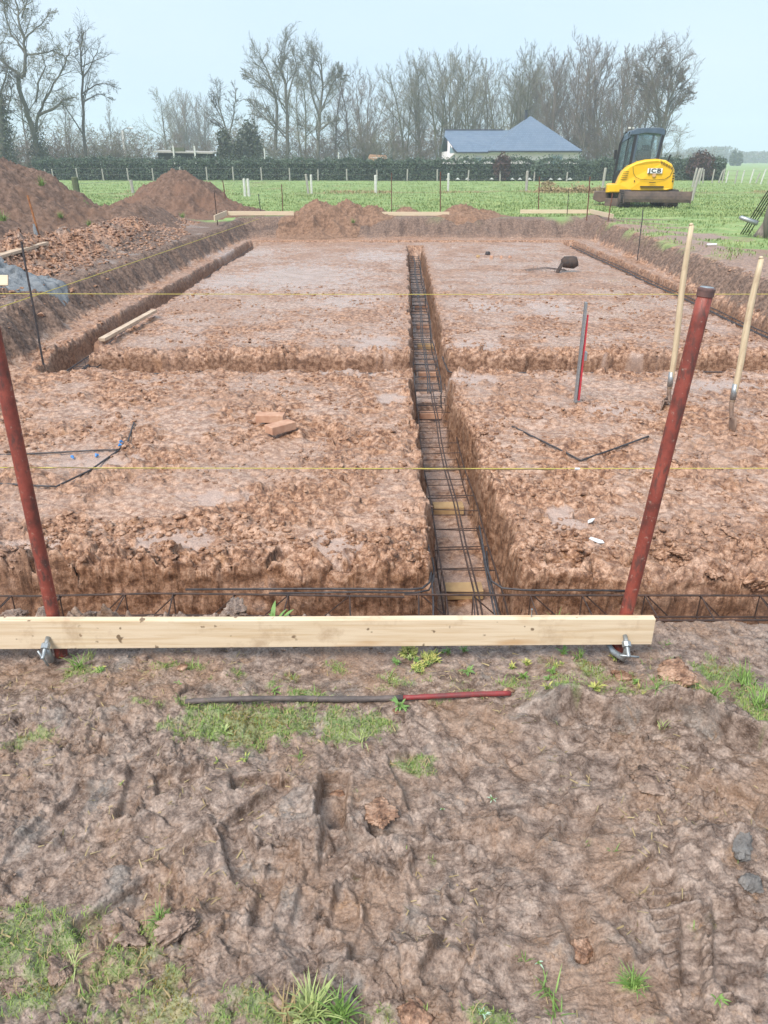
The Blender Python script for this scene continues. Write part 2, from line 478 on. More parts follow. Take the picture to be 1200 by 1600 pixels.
def nearmud(x, y):
    'the churned ground in front of the board'
    h = fbm(x, y, 1.6, 3, 20) * .045
    wx = x + fbm(x, y, 5, 3, 51) * .06; wy = y + fbm(x, y, 5, 3, 55) * .06
    on = .25 + .75 * sstep(-.12, .25, fbm(x, y, 2.1, 3, 23) + .05)
    h = h + chips(wx, wy * 1.15, 8, 1) * .015 * on + fbm(x, y, 7, 3, 53, .5, True) * .016
    wx2 = x + fbm(x, y, 16, 3, 61) * .022; wy2 = y + fbm(x, y, 16, 3, 65) * .022
    on2 = .15 + .85 * sstep(-.1, .22, fbm(x, y, 3.4, 3, 27))
    h = h + chips(wx2, wy2, 19, 2) * .012 * on2
    on3 = .1 + .9 * sstep(-.05, .25, fbm(x, y, 5, 3, 28))
    h = h + chips(wx2, wy2, 46, 3) * .0058 * on3
    rough = sstep(.0, .3, fbm(x, y, 3.1, 3, 33))
    h = h + fbm(x, y, 24, 4, 35, .62, True) * (.002 + .014 * rough)
    tf = fbm(x + fbm(x, y, 11, 2, 43) * .03, y, 6, 4, 47, .6)
    h = h + terr(tf, .2, .08) * .045 * (.2 + .8 * sstep(-.15, .25, fbm(x, y, 1.9, 3, 49)))
    h = h + fbm(x, y, 95, 2, 39, .7, True) * .0022
    # diagonal smears dragged by the bucket
    s = fbm(x * 1.7 + y * .9, (y - x * .6) * .25, 12, 3, 70)
    h = h + s * .010 * sstep(0, .3, perlin(x * 1.2, y * 1.2, 71) + .15)
    for (a, c, L, W, an, dp) in PRINTS:
        m = (np.abs(x - a) < .16) & (np.abs(y - c) < .16)
        if not m.any(): continue
        dx = x[m] - a; dy = y[m] - c
        u = dx * math.cos(an) + dy * math.sin(an); v = -dx * math.sin(an) + dy * math.cos(an)
        k = sstep(-.006, .006, np.minimum(L - np.abs(u), W - np.abs(v)) + perlin(dx * 40, dy * 40, 9) * .003)
        rim = np.exp(-((np.minimum(L - np.abs(u), W - np.abs(v)) + .012) / .008) ** 2)
        h[m] = h[m] * (1 - .6 * k) - dp * 1.15 * k + rim * dp * .3
    # the ragged ledge at the right
    lx = np.array([p.x for p in _LED]); ly = np.array([p.y for p in _LED])
    yl = np.interp(x, lx, ly)
    side = y - yl + perlin(x * 9, y * 3, 77) * .03 + perlin(x * 30, y * 10, 78) * .01
    k = sstep(-.012, .012, side) * np.exp(-np.maximum(side, 0) / .16) * sstep(lx[0] - .05, lx[0] + .12, x) + 0
    k2 = np.exp(-((side + .03) / .03) ** 2) * sstep(lx[0] - .05, lx[0] + .12, x)
    h = h + k * .095 - k2 * .02
    # a low ridge across the lower middle and mound at the right
    for (a, b_, s1, s2, hh_) in [(640, 1500, .35, .03, .03), (1060, 1060, .10, .05, .05), (300, 1440, .10, .04, .03), (1100, 1330, .14, .06, .04), (780, 1300, .09, .05, .035), (240, 1360, .14, .03, .02), (1170, 1000, .2, .06, .04)]:
        p = G(a, b_)
        h = h + hh_ * np.exp(-((x - p.x) / s1) ** 2 - ((y - p.y - .15 * (x - p.x)) / s2) ** 2) * (1 + .6 * perlin(x * 25, y * 25, 79))
    damp = sstep(1.75, 2.1, y)
    lip = np.exp(-((y - 2.285) / .05) ** 2) * np.clip(.35 - x, 0, 1) ** .5
    lip2 = np.exp(-((y - 2.285) / .05) ** 2)
    ln = fbm(x, y, 9, 3, 74, .6, True)
    return h * (1 - .45 * damp) - .005 - .03 * damp + lip * np.clip(.028 + .06 * ln, 0, .09) + lip2 * np.clip(.01 + .03 * ln, 0, .04)

PUDDLES = []
for (a, b, c, d) in [(525, 852, 42, 26), (270, 842, 80, 22), (150, 718, 90, 14), (590, 535, 50, 20), (880, 812, 40, 26), (730, 590, 60, 12), (470, 432, 130, 26), (360, 440, 60, 16), (590, 400, 60, 10), (860, 480, 60, 16), (60, 850, 60, 20), (1130, 600, 80, 12),
                     (330, 775, 70, 14), (610, 620, 40, 14), (740, 540, 50, 12), (300, 395, 60, 8), (380, 395, 70, 8), (540, 470, 70, 14), (1000, 560, 60, 8), (960, 640, 50, 10), (560, 580, 60, 8), (760, 480, 50, 10)]:
    p = G(a, b, PAD); q = G(a + c, b, PAD); u = G(a, b - d, PAD); w = G(a, b + d, PAD)
    PUDDLES.append((p.x, p.y, abs(q.x - p.x), abs(u.y - w.y) / 2))
def wetmask(x, y):
    m = np.full(x.shape, -1.0)
    for (a, b, c, d) in PUDDLES: m = np.maximum(m, 1 - np.sqrt(((x - a) / c) ** 2 + ((y - b) / d) ** 2))
    return sstep(.18, .5, m * .8 + fbm(x, y, 6, 4, 171, .6) * .9 + .1)

def padsurf(x, y):
    'trodden wet clay, smeared flat with torn patches'
    lod = np.maximum(.0035, .0030 * y)
    f1 = fbm(x, y * 1.15, 2.6, 3, 80)
    hh = fbm(x, y, 6.5, 5, 83, .6, True, lod)
    wx = x + fbm(x, y, 9, 2, 91) * .05; wy = y + fbm(x, y, 9, 2, 95) * .05
    hs = fbm(wx, wy * 1.4, 13, 4, 87, .6, False, lod)
    rough = sstep(-.28, .22, fbm(x, y, 1.3, 3, 89) + .35 * fbm(x, y, 6, 2, 90))
    tf = fbm(wx + .3, wy, 8, 4, 85, .6, False, lod)
    ck = chips(wx, wy, 11, 5, lod) * .022 + chips(wx, wy, 25, 6, lod) * .013 + chips(wx + .2, wy, 55, 7, lod) * .006
    lump = hh * .040 + hs * .028 + terr(tf, .2, .15) * .05
    cap = .004 + .012 * rough
    lump = np.where(lump > cap, cap + (lump - cap) * (.12 + .75 * rough), lump)
    wet = wetmask(x, y)
    h = (lump * (.5 + .6 * rough) + ck * (.25 + .85 * rough)) * (1 - .85 * wet) - .012 * wet
    return f1 * .025 + h, rough * (1 - wet)

def H(x, y, full=False):
    x = np.atleast_1d(np.asarray(x, np.float64)); y = np.atleast_1d(np.asarray(y, np.float64))
    z = np.zeros(x.shape); rough = np.zeros(x.shape, np.float32)
    pad, tr, wt, c, n, depth = regions(x, y)
    edge_rough = np.exp(-(tr / .12) ** 2)
    padk = sstep(0.0, .42, pad)
    z = PAD * padk
    # crumbling tops of the trench sides
    tk = sstep(.0, .065, tr + wt)
    m = (pad > -.02) & (y < 26)
    ps = np.zeros(x.shape)
    if m.any():
        a, b = padsurf(x[m], y[m])
        ps[m] = a; rough[m] = b
        er = edge_rough[m]
        cl_ = fbm(x[m], y[m], 8, 4, 101, .6, True, np.maximum(.0035, .003 * y[m])) + chips(x[m] + .1 * perlin(x[m] * 5, y[m] * 5, 4), y[m], 9, 8, np.maximum(.0035, .003 * y[m])) * .9
        # torn lumps along the near edge of the pad
        ne = np.exp(-((y[m] - 3.52) / .11) ** 2)
        ps[m] += cl_ * .045 * er + ne * (cl_ * .05 + .006)
        # ridge of spoil behind the cross trench
        cr_ = np.exp(-((y[m] - 8.25) / .16) ** 2)
        ps[m] += cr_ * (.02 + cl_ * .05)
        rough[m] = np.maximum(rough[m], np.maximum(er * .9, np.maximum(ne, cr_ * .9)))
    z = z + ps * padk * (1 - tk)
    z = z * (1 - tk) + tk * (PAD + (FLOOR - PAD) * depth + perlin(x * 3, y * 3, 14) * .02 + fbm(x, y, 12, 3, 15) * .025)
    bk = padk * (1 - padk) * 4 * (y > 5) * (y < 26)
    m = bk > .02
    if m.any():
        ld = np.maximum(.0035, .0034 * y[m])
        z[m] += bk[m] * (fbm(x[m], y[m], 6, 4, 135, .6, True, ld) * .05 + chips(x[m], y[m], 7, 10, ld) * .05)
    # near mud
    m = (y < 2.7) & (x > -9) & (x < 9)
    if m.any():
        z[m] += nearmud(x[m], y[m]) * (1 - padk[m])
    # banks beside the pad: spoil ridge on the left, rough turf at the right and beyond
    out = (1 - padk) * (y > 2.4)
    m = (out > 0) & (y < 60)
    if m.any():
        xx = x[m]; yy = y[m]
        ld = np.maximum(.0035, .0034 * yy)
        bl = fbm(xx, yy, 5, 4, 111, .55, True, ld) + chips(xx + .15 * perlin(xx * 4, yy * 4, 8), yy, 6, 9, ld) * .8
        ridge = np.exp(-((xx + 5.5 + .3 * np.sin(yy * .7)) / .62) ** 2) * sstep(8.3, 11, yy) * (1 - sstep(20, 22.5, yy)) * (.36 + .1 * perlin(xx * 1.2, yy * 1.2, 112))
        soil = ((xx < -4) & (yy < 21.5)) * 1.0
        b2 = np.exp(-((xx - 6.0) / .5) ** 2) * sstep(8, 10, yy) * .05
        far = np.exp(-((yy - 22.6) / .4) ** 2) * (np.abs(xx - .8) < 5.2) * .07
        base = fbm(xx, yy, .35, 3, 115) * .05 * sstep(5, 30, yy)
        z[m] += (ridge * (1 + .5 * bl) + soil * bl * .07 + b2 + far * (1 + bl) + base + fbm(xx, yy, 7, 3, 117, .5, False, ld) * .022) * out[m]
    m = y >= 60
    if m.any(): z[m] += fbm(x[m], y[m], .02, 3, 121) * .2
    if not full: return z
    rough = np.where(padk < .9, 1, rough).astype(np.float32)
    return z, pad, padk, tr, tk, rough, c, n

def hz(x, y): return float(H([x], [y])[0])

def ground_grid():
    ys = [-3.0, -1.5, -.6, 0.0, .3, .5, .62]
    y = .70
    while y < 3.2: ys.append(y); y += .0023 + .0011 * max(0, y - 1)
    while y < 3.55: ys.append(y); y += .0040
    while y < 24: ys.append(y); y += max(.0050, .0028 * y) if not (7.95 < y < 8.2) else .010
    while y < 70: ys.append(y); y *= 1.011
    while y < 700: ys.append(y); y *= 1.06
    ys = np.array(ys)
    off = []   # (kind, value)
    inner = np.concatenate([np.linspace(-.36, -.15, 46), np.linspace(-.14, .14, 24), np.linspace(.15, .40, 54)])
    nf = 440
    fan = np.linspace(0, 1, nf + 1)[1:]
    outk = np.array([1.12, 1.3, 1.6, 2.1, 2.9, 4.2, 6.5, 11])
    cx = (cl(ys) + cr(ys)) / 2
    scale = .60 * (np.maximum(ys, .7) + .75)
    left = -np.concatenate([outk[::-1][:, None] * scale[None, :], fan[::-1][:, None] * scale[None, :]])
    right = np.concatenate([fan[:, None] * scale[None, :], outk[:, None] * scale[None, :]])
    A = np.concatenate([inner[0] + left, np.repeat(inner[:, None], len(ys), 1), inner[-1] + right])   # cols x rows
    X = (A + cx[None, :] * np.interp(ys, [0, 2, 3, 30, 60], [.6, 1, 1, 1, 1])[None, :]).T
    Y = np.repeat(ys[:, None], X.shape[1], 1)
    return X, Y

def build_ground():
    X, Y = ground_grid()
    nr, nc = X.shape
    x = X.ravel(); y = Y.ravel()
    z, pad, padk, tr, tk, rough, c, n = H(x, y, True)
    # crumbly walls: push steep faces sideways a little
    Z = z.reshape(nr, nc)
    wall = (np.abs(tr) < .12) & (z < PAD - .04) & (z > FLOOR + .02) & (y > 2.6)
    lat = (perlin(x * 6 + z * 3, z * 14 + y * 3, 131) * .03 + perlin(x * 19, z * 30 + y * 9, 132) * .012)
    y2 = y + np.where(wall & (n > c - .05), lat, 0)
    x2 = x + np.where(wall & (c >= n - .05) & (y > 3.5), lat * .6, 0)
    verts = np.stack([x2, y2, z], 1)
    i = np.arange(nr - 1)[:, None] * nc + np.arange(nc - 1)[None, :]
    quads = np.stack([i, i + 1, i + nc + 1, i + nc], 2).reshape(-1, 4)
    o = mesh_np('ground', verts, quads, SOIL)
    o['kind'] = 'structure'
    # masks
    field = np.zeros(x.shape, np.float32)
    m = y > 4
    if m.any():
        xx = x[m]; yy = y[m]
        nn = fbm(xx, yy, .9, 4, 141)
        g = np.maximum(sstep(-.1, .25, (yy - 22.75) * .35 + nn * .5), sstep(-.1, .3, (xx - 6.3 - np.maximum(0, 14 - yy) * .03) * .35 + nn * 1.1 - .1) * (yy > 5))
        lg = sstep(0, .25, (yy - 20.9) * .5 + nn * .4 - .1) * (xx < -4.1)
        g = np.maximum(g * (xx > -4.3), lg)
        g = np.where(yy > 24.5, 1, g)
        g = np.maximum(g, sstep(-.05, .2, nn - .05) * sstep(12, 15, yy) * (np.abs(xx - 5.9) < .5) * .8)
        field[m] = g * np.clip(1 - padk[m] * 2.5, 0, 1)
    field = np.maximum(field, mossmask(x, y) * .55)
    clay = np.zeros(x.shape, np.float32)
    n1 = fbm(x, y, 1.1, 3, 151)
    clay = sstep(.3, .9, padk) * (1 - 0)
    clay = np.where((x < -3.9) & (y > 2.5) & (y < 21.5), np.maximum(clay * .35, sstep(-.2, .15, n1 + .25 * (x < -4.6))), clay)
    clay = np.maximum(clay, (x > 5.2) * (x < 9) * (y > 5) * .7)
    # topsoil shows in the upper part of the banks
    bank = (z > PAD + .06) & (padk > .02) & (padk < .999) & (y > 2.6)
    top = np.where(bank & (y > 6), 1.0, 0.0)
    top = np.maximum(top, ((x < -3.5) & (x > -4.9) & (y > 8) & (z > PAD + .03)) * sstep(-.2, .1, -(x + 4.35) * .0 + n1 + .15) * (x > -4.75))
    top = np.maximum(top, ((y > 20.9) & (y < 22.9) & (padk < .999)) * .8)
    dry = np.zeros(x.shape, np.float32)
    m = y > 24
    if m.any():
        xx = x[m]; yy = y[m]
        nn = fbm(xx, yy * 1.3, .35, 4, 161)
        band = np.exp(-((yy - 41 - 1.5 * np.sin(xx * .2)) / 1.2) ** 2) * .5
        dry[m] = sstep(.22, .5, nn + band) * .9
    wallm = sstep(.02, .2, tk) * (1 - sstep(.75, 1.0, tk)) * .75  # trench wall mask: fresh-cut clay tone, with the recess shade painted in
    wet = np.zeros(x.shape, np.float32); m = (y > 3.4) & (y < 21)
    wet[m] = wetmask(x[m], y[m]) * sstep(.6, 1, padk[m]) * (1 - tk[m]) + .75 * (tk[m] > .97) * (c[m] > .03) * sstep(-.25, .2, fbm(x[m], y[m], 3.5, 3, 181))
    me = o.data
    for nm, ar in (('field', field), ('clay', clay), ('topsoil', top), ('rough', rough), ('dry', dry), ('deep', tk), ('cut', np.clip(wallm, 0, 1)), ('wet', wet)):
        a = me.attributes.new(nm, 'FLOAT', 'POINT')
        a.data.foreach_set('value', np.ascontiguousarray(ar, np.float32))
    return o

def ground_mat():
    t = NT('churned_soil')
    rough = t.attr('rough')
    n1 = t.noise(3.2, 6, 0.6); n2 = t.noise(24, 8, 0.72); n3 = t.noise(140, 4, 0.6); n0 = t.noise(.8, 4, .6)
    mud = t.ramp(n2, [(0.38, (0.095, 0.060, 0.043)), (0.5, (0.208, 0.146, 0.113)), (0.62, (0.345, 0.258, 0.208))])
    mud = t.mix(t.ramp(n1, [(0.48, 0.0), (0.60, 0.6)]), mud, (0.26, 0.158, 0.10))
    mud = t.mix(t.ramp(t.noise(7, 5, .6, stretch=(1, 1, 1.01)), [(0.56, 0.0), (0.68, 0.5)]), mud, (0.20, 0.19, 0.175))
    mud = t.mix(t.ramp(t.noise(14, 4, .7, dist=.5), [(0.60, 0.0), (0.70, 0.5)]), mud, (0.34, 0.20, 0.11))
    cly = t.ramp(n2, [(0.40, (0.105, 0.043, 0.020)), (0.50, (0.28, 0.142, 0.078)), (0.60, (0.46, 0.280, 0.186))])
    smooth = t.mix(t.ramp(n2, [(0.42, 0.0), (0.60, 1.0)]), (0.28, 0.152, 0.092), (0.53, 0.360, 0.270))
    cly = t.mix(t.math('MULTIPLY', t.math('SUBTRACT', 1.0, rough), 0.75), cly, smooth)
    cly = t.mix(t.ramp(n0, [(0.50, 0.0), (0.62, 0.35)]), cly, (0.34, 0.225, 0.17))
    cly = t.mix(t.ramp(t.noise(5, 6, .7), [(0.58, 0.0), (0.72, 0.6)]), cly, (0.36, 0.185, 0.085))
    cly = t.mix(t.math('MULTIPLY', t.attr('cut'), 0.65), cly, t.ramp(n2, [(0.4, (0.09, 0.042, 0.023)), (0.6, (0.24, 0.13, 0.078))]))  # walls darkened: moist clay colour plus trench shade put into the colour
    cly = t.mix(t.math('MULTIPLY', t.attr('wet'), 0.8), cly, (0.42, 0.30, 0.245))
    tops = t.ramp(n2, [(0.4, (0.075, 0.046, 0.034)), (0.6, (0.235, 0.155, 0.115))])
    gr = t.ramp(t.noise(1.3, 8, 0.75), [(0.3, (0.13, 0.205, 0.065)), (0.5, (0.21, 0.305, 0.10)), (0.70, (0.36, 0.37, 0.16))])
    gr = t.mix(t.math('MULTIPLY', t.attr('dry'), 0.8), gr, (0.26, 0.20, 0.10))
    c = t.mix(t.attr('clay'), mud, cly)
    c = t.mix(t.attr('topsoil'), c, tops)
    c = t.mix(t.attr('field'), c, gr)
    r1 = t.ramp(n2, [(0.40, 0.20), (0.60, 0.42)])
    r2 = t.mix(rough, (0.20, 0.20, 0.20), (0.48, 0.48, 0.48))
    ro = t.mix(t.attr('clay'), r1, r2)
    ro = t.mix(t.attr('wet'), ro, (0.14, 0.14, 0.14))
    ro = t.mix(t.attr('topsoil'), ro, (0.85, 0.85, 0.85))
    ro = t.mix(t.attr('field'), ro, (0.9, 0.9, 0.9))
    fine = t.ramp(t.noise(150, 5, .75), [(0.36, 0.62), (0.5, 1.0), (0.64, 1.36)])
    c = t.mix(1.0, c, fine, 'MULTIPLY')
    nb = t.bump(n3, 0.003, 0.8)
    nb = t.bump(n2, 0.009, 0.7, nb)
    return t.set(c, ro, nb, spec=0.45)

SOIL = ground_mat()
ground = build_ground()
def soil_attrs(me, clay, rough=1.0):
    for nm, v in (('clay', clay), ('rough', rough)):
        a = me.attributes.new(nm, 'FLOAT', 'POINT'); a.data.foreach_set('value', np.full(len(me.vertices), v, np.float32))

# ------------------------------------------------------------------ things on the site
def gp(px, py, z0=0.0, it=3):
    'ground point seen at a pixel (terrain height looked up)'
    z = z0
    if 935 < py < 965 and z0 == 0:      # the lip of the near trench, behind the plank
        p = AT(px, py, 2.285); p.z = hz(p.x, p.y); return p
    for _ in range(it):
        p = G(px, py, z); z = hz(p.x, p.y)
    return Vector((p.x, p.y, z))

# --- the near profile board, its two red tubes and their clamps
BY = 2.09                                     # front face distance
a = AT(-70, 1016, BY); b = AT(1018, 1007, BY)
th = .027; hgt = .135
bz_r = AT(1018, 1007, BY).z; bz_l = AT(0, 1016, BY).z
A = Vector((AT(-420, 1016, BY).x, BY, bz_l - .004)); B = Vector((b.x, BY, bz_r))
hr = AT(1022, 968, BY).z - bz_r; hl = AT(0, 970, BY).z - bz_l
root = empty('plank', ((A.x + B.x) / 2, BY, 0), 0, 'long pale sawn plank clamped across the two red tubes in front of the trench', 'plank')
m = MB()
n = 40
L = (B - A).length
pr = []
for i in range(n + 1):
    t = i / n
    p = A.lerp(B, t) - root.location
    h_ = hl + (hr - hl) * t + .0015 * math.sin(t * 9)
    pr.append([(p.x, p.y, p.z), (p.x, p.y + th, p.z), (p.x, p.y + th, p.z + h_), (p.x, p.y, p.z + h_)])
for q in pr: m.v.extend(q)
for i in range(n):
    for k in range(4):
        a0 = i * 4 + k; a1 = i * 4 + (k + 1) % 4
        m.f.append((a0, a0 + 4, a1 + 4, a1)); m.m.append(0)
m.f.append((0, 1, 2, 3)); m.m.append(0); e = n * 4; m.f.append((e + 3, e + 2, e + 1, e)); m.m.append(0)
m.build('board', M['plank'], root, bevel=.0015)
nl = AT(831, 955, BY + .013); m = MB()
m.tube([(0, 0, -.02), (0, 0, .032)], .0016, 6); m.tube([(0, 0, .032), (0, 0, .034)], .0035, 8)
m.build('nail', M['galv'], root, loc=(nl.x - root.location.x, .013, bz_r + hr - .002))

M['capsteel'] = simple('dark_rusty_cap', (0.20, 0.10, 0.08), (0.10, 0.06, 0.055), .5, 30, .3)
def red_tube(foot, top, label, cap):
    root = empty('steel_tube', foot, 0, label, 'steel tube', 'red steel tubes holding the near board')
    d = Vector(top) - Vector(foot); n = 14
    pts = [d * (-.12)] + [d * (i / n) for i in range(n + 1)]
    m = MB(); m.tube(pts, [.0215] * len(pts), 20)
    m.build('tube', M['redpole'], root, smooth=False)
    for p in root.children[0].data.polygons: p.use_smooth = len(p.vertices) == 4
    if cap:
        u = d.normalized(); m = MB()
        m.tube([d - u * .012, d + u * .004], [.0235, .0235], 20); m.tube([d + u * .004, d + u * .009, d + u * .012], [.0245, .024, .019], 20)
        m.build('end_cap', M['capsteel'], root, smooth=False)
        m = MB(); m.tube([d + u * .0122, d + u * .0135], [.0188, .0175], 20); m.build('cap_face', M['galv'], root)
    return root
TY = BY + th + .026
f1 = AT(86, 975, TY); t1 = AT(-36, 400, TY + .01); f1z = hz(f1.x, TY)
k = (t1 - f1); f1b = f1 + k * ((f1z - f1.z) / k.z)
red_tube(f1b, t1, 'leaning red painted steel tube behind the left end of the near plank', False)
f2 = AT(977, 965, TY); t2 = AT(1103, 456, TY + .01); f2z = hz(f2.x, TY)
k = (t2 - f2); f2b = f2 + k * ((f2z - f2.z) / k.z)
tube_r = red_tube(f2b, t2, 'red painted steel tube with a pale cap behind the right end of the plank', True)

def clamp(px, py, label, bar_rot, low):
    p = AT(px, py, BY)
    root = empty('plank_clamp', (p.x, BY, p.z), 0, label, 'clamp', 'screw clamps holding the near plank')
    m = MB()      # jaw: a U of flat steel under the board edge
    m.tube([(-.03, .055, -.055), (-.022, .02, -.062), (0.0, -.02, -.058), (.004, -.030, -.025), (0, -.030, .004)], [.008, .011, .012, .011, .010], 10)
    m.tube([(-.03, .055, -.055), (-.034, .07, -.02), (-.02, .075, .03)], [.012, .013, .012], 10)
    m.build('jaw', M['galv'], root, smooth=True)
    m = MB(); m.tube([(0, -.001, .020), (0, -.022, .006), (0, -.060, -.018), (0, -.066, -.022)], [.0075, .0075, .0065, .0065], 12)
    m.build('screw', M['galv'], root, smooth=True)
    m = MB(); m.tube([(0, -.020, .012), (0, -.022, .007), (0, -.036, -.003), (0, -.038, -.004)], [.011, .015, .015, .011], 8)
    m.build('nut', M['galv'], root)
    m = MB(); c, s = math.cos(bar_rot), math.sin(bar_rot)
    m.tube([(-.030 * c, -.062, -.020 + .03 * s), (.034 * c, -.062, -.020 - .034 * s)], .0035, 8)
    m.build('handle', M['galv'], root, smooth=True)
    return root
clamp(975, 1000, 'grey screw clamp with a cross handle at the right end of the plank', .12, 0)
cl1 = clamp(77, 1003, 'grey screw clamp under the left part of the plank', 1.2, 1)

# --- yellow setting-out strings
def string(name, pts, label, r=.0019, knots=()):
    root = empty(name, pts[0], 0, label, 'string')
    o = Vector(pts[0]); m = MB(); P = [Vector(p) - o for p in pts]
    Q = []
    for i in range(len(P) - 1):
        for k in range(30):
            t = k / 30; q = P[i].lerp(P[i + 1], t); q = q + Vector((0, 0, -.012 * math.sin(math.pi * t)))
            Q.append(q)
    Q.append(P[-1])
    m.tube(Q, r, 6); m.build('cord', M['string'], root)
    for (t, rr, L, mt) in knots:
        q = P[0].lerp(P[-1], t); u = (P[-1] - P[0]).normalized(); m = MB()
        j = [q + u * (L * i / 8) + Vector((0, 0, rnd.uniform(-.004, .002) - .012 * math.sin(math.pi * t))) for i in range(9)]
        m.tube(j, [rr * rnd.uniform(.6, 1.3) for _ in j], 6); m.build('mud_crust', mt, root)
    return root
crust = simple('muddy_string', (0.26, 0.2, 0.07), (0.16, 0.11, 0.05), .8, 50)
M['string_dirty'] = crust
s0 = AT(-900, 726, 3.2); s1 = AT(1900, 730, 3.2)
string('setting_out_string', [s0, s1], 'taut yellow string crossing in front, above the near trench', .0017, [(.52, .0032, .9, crust), (.31, .0026, .8, crust), (.642, .005, .02, M['white'])])
s0 = AT(-500, 457, 8.0); s1 = AT(1500, 459, 8.0)
string('setting_out_string', [s0, s1], 'thin yellow string crossing the dig halfway back', .0030)
s0 = AT(-20, 487, 7.2); s1 = AT(60, 459, 8.0); s2 = AT(345, 362, 15.3); s3 = AT(404, 342, 21.5)
string('setting_out_string', [s0, s3], 'yellow string running back along the left bank', .004)

# --- thin steel pins
def pin(x0, y0, x1, y1, zb, label, mat='rust', r=.006, group='thin steel pins marking out the dig', extra=False):
    f = G(x1, y1, zb); zz = hz(f.x, f.y)
    f = G(x1, y1, zz); t = AT(x0, y0, f.y)
    root = bpy.data.objects
    m = MB(); d = t - f; pts = [d * -.06 - Vector((0, 0, .0))] + [d * (i / 6) + Vector((rnd.uniform(-1, 1), rnd.uniform(-1, 1), 0)) * .004 for i in range(7)]
    m.tube(pts, r, 7)
    if extra:
        m.tube([d * .0 + Vector((.035, .02, 0)), d * .8 + Vector((.028, 0, 0))], r, 7)
        m.tube([Vector((-.25, .1, .01)), Vector((.28, -.06, .01))], r, 6)
    o = m.build('steel_pin', M[mat], loc=f)
    return tag(o, label, 'steel pin', group)
pin(33, 378, 68, 568, PAD, 'dark steel pin leaning over the left trench, beside the bluish heap', 'rebar', .0105)
pin(404, 303, 413, 377, PAD, 'thin pin at the far left corner of the stripped pad', 'rebar', .011)
pin(348, 282, 356, 336, 0, 'thin rusty pin at the corner where the far left board bends', 'rust_red', .014)
pin(335, 300, 340, 352, 0, 'thin rusty pin at the near end of the short bent board', 'rust', .013)
pin(440, 288, 442, 337, 0, 'rusty pin through the right end of the far left board', 'rust_red', .013)
pin(612, 270, 612, 335, 0, 'rusty pin in the far middle board, left of the trench line', 'rust_red', .013)
pin(688, 268, 688, 337, 0, 'rusty pin near the right end of the far middle board', 'rust_red', .015)
pin(843, 276, 841, 335, 0, 'rusty pin near the left end of the far right board', 'rust_red', .014)
pin(889, 300, 882, 378, PAD, 'thin pin at the far right corner of the pad', 'rust', .010, extra=False)
pin(922, 276, 917, 341, 0, 'rusty pin at the corner of the far right board beside the excavator', 'rust_red', .016)
pin(957, 302, 950, 346, 0, 'short rusty pin in front of the excavator blade', 'rust_red', .014)
pin(1005, 328, 993, 430, PAD, 'black doubled steel pin standing on the right shelf of the dig', 'rebar', .010, extra=False)
# orange pin with a steel shoe
f = gp(68, 402, 0); t = AT(43, 305, f.y)
root = empty('marking_pin', f, 0, 'orange rusty pin leaning on the clay ridge beside the left heap', 'marking pin')
m = MB(); d = t - f; m.tube([d * -.05, d * .5, d], .017, 8); m.build('rod', M['orange_rust'], root)
m = MB(); m.tube([Vector((-.05, -.05, -.1)), Vector((-.06, -.03, .22))], .016, 6); m.tube([Vector((.02, -.05, -.2)), Vector((-.04, -.06, .26))], .02, 6); m.build('foot_bracket', M['galv'], root)

# --- far profile boards
def far_board(p, q, z0, h, label, group='far profile boards'):
    m = MB(); c = (Vector(p) + Vector(q)) / 2
    m.beam(Vector(p) - c, Vector(q) - c, .03, h)
    o = m.build('plank', M['plank_far'], loc=c, bevel=.003)
    return tag(o, label, 'plank', group)
def fb(x0, x1, ytop, ybot, Y, label):
    a = AT(x0, ytop, Y); b = AT(x1, ytop, Y); c = AT(x0, ybot, Y)
    h = a.z - c.z
    return far_board((a.x, Y, a.z - h / 2), (b.x, Y, b.z - h / 2), 0, h, label)
fb(356, 459, 330, 336.5, 21.75, 'pale board at the far left corner of the dig, behind the bank')
fb(592, 702, 331, 337, 22.7, 'pale board behind the far bank, left of the reddish pile that trails off right')
fb(813, 921, 327.5, 333.5, 23.2, 'pale board on the far right, left of the excavator')
a = AT(354, 333, 21.7); b = AT(335, 341, 20.0)
far_board(a, b, 0, .13, 'short pale board bending towards us at the far left corner')
a = AT(922, 330, 23.1); b = AT(958, 338, 21.3)
far_board(a, b, 0, .11, 'short pale board bending towards us in front of the excavator')
m = MB(); p = gp(588, 328, 0); q = AT(556, 329, 23.0); r_ = AT(590, 329, 23.0)
# plank on the left bank, baton on the pad
p = gp(-60, 441, .1); q = gp(74, 408, .1); m = MB()
c = (p + q) / 2; m.beam(p - c + Vector((0, 0, .05)), q - c + Vector((0, 0, .06)), .15, .04)
tag(m.build('plank', M['baton'], loc=c), 'muddy plank lying on the clay ridge at the left edge', 'plank')
p = gp(161, 545, PAD); q = gp(242, 494, PAD); p.z = q.z = max(p.z, q.z, PAD); m = MB(); c = (p + q) / 2
m.beam(p - c + Vector((0, 0, .055)), q - c + Vector((0, 0, .055)), .075, .035)
tag(m.build('batten', M['baton'], loc=c, bevel=.002), 'pale muddy wooden batten lying beside the left trench', 'batten')

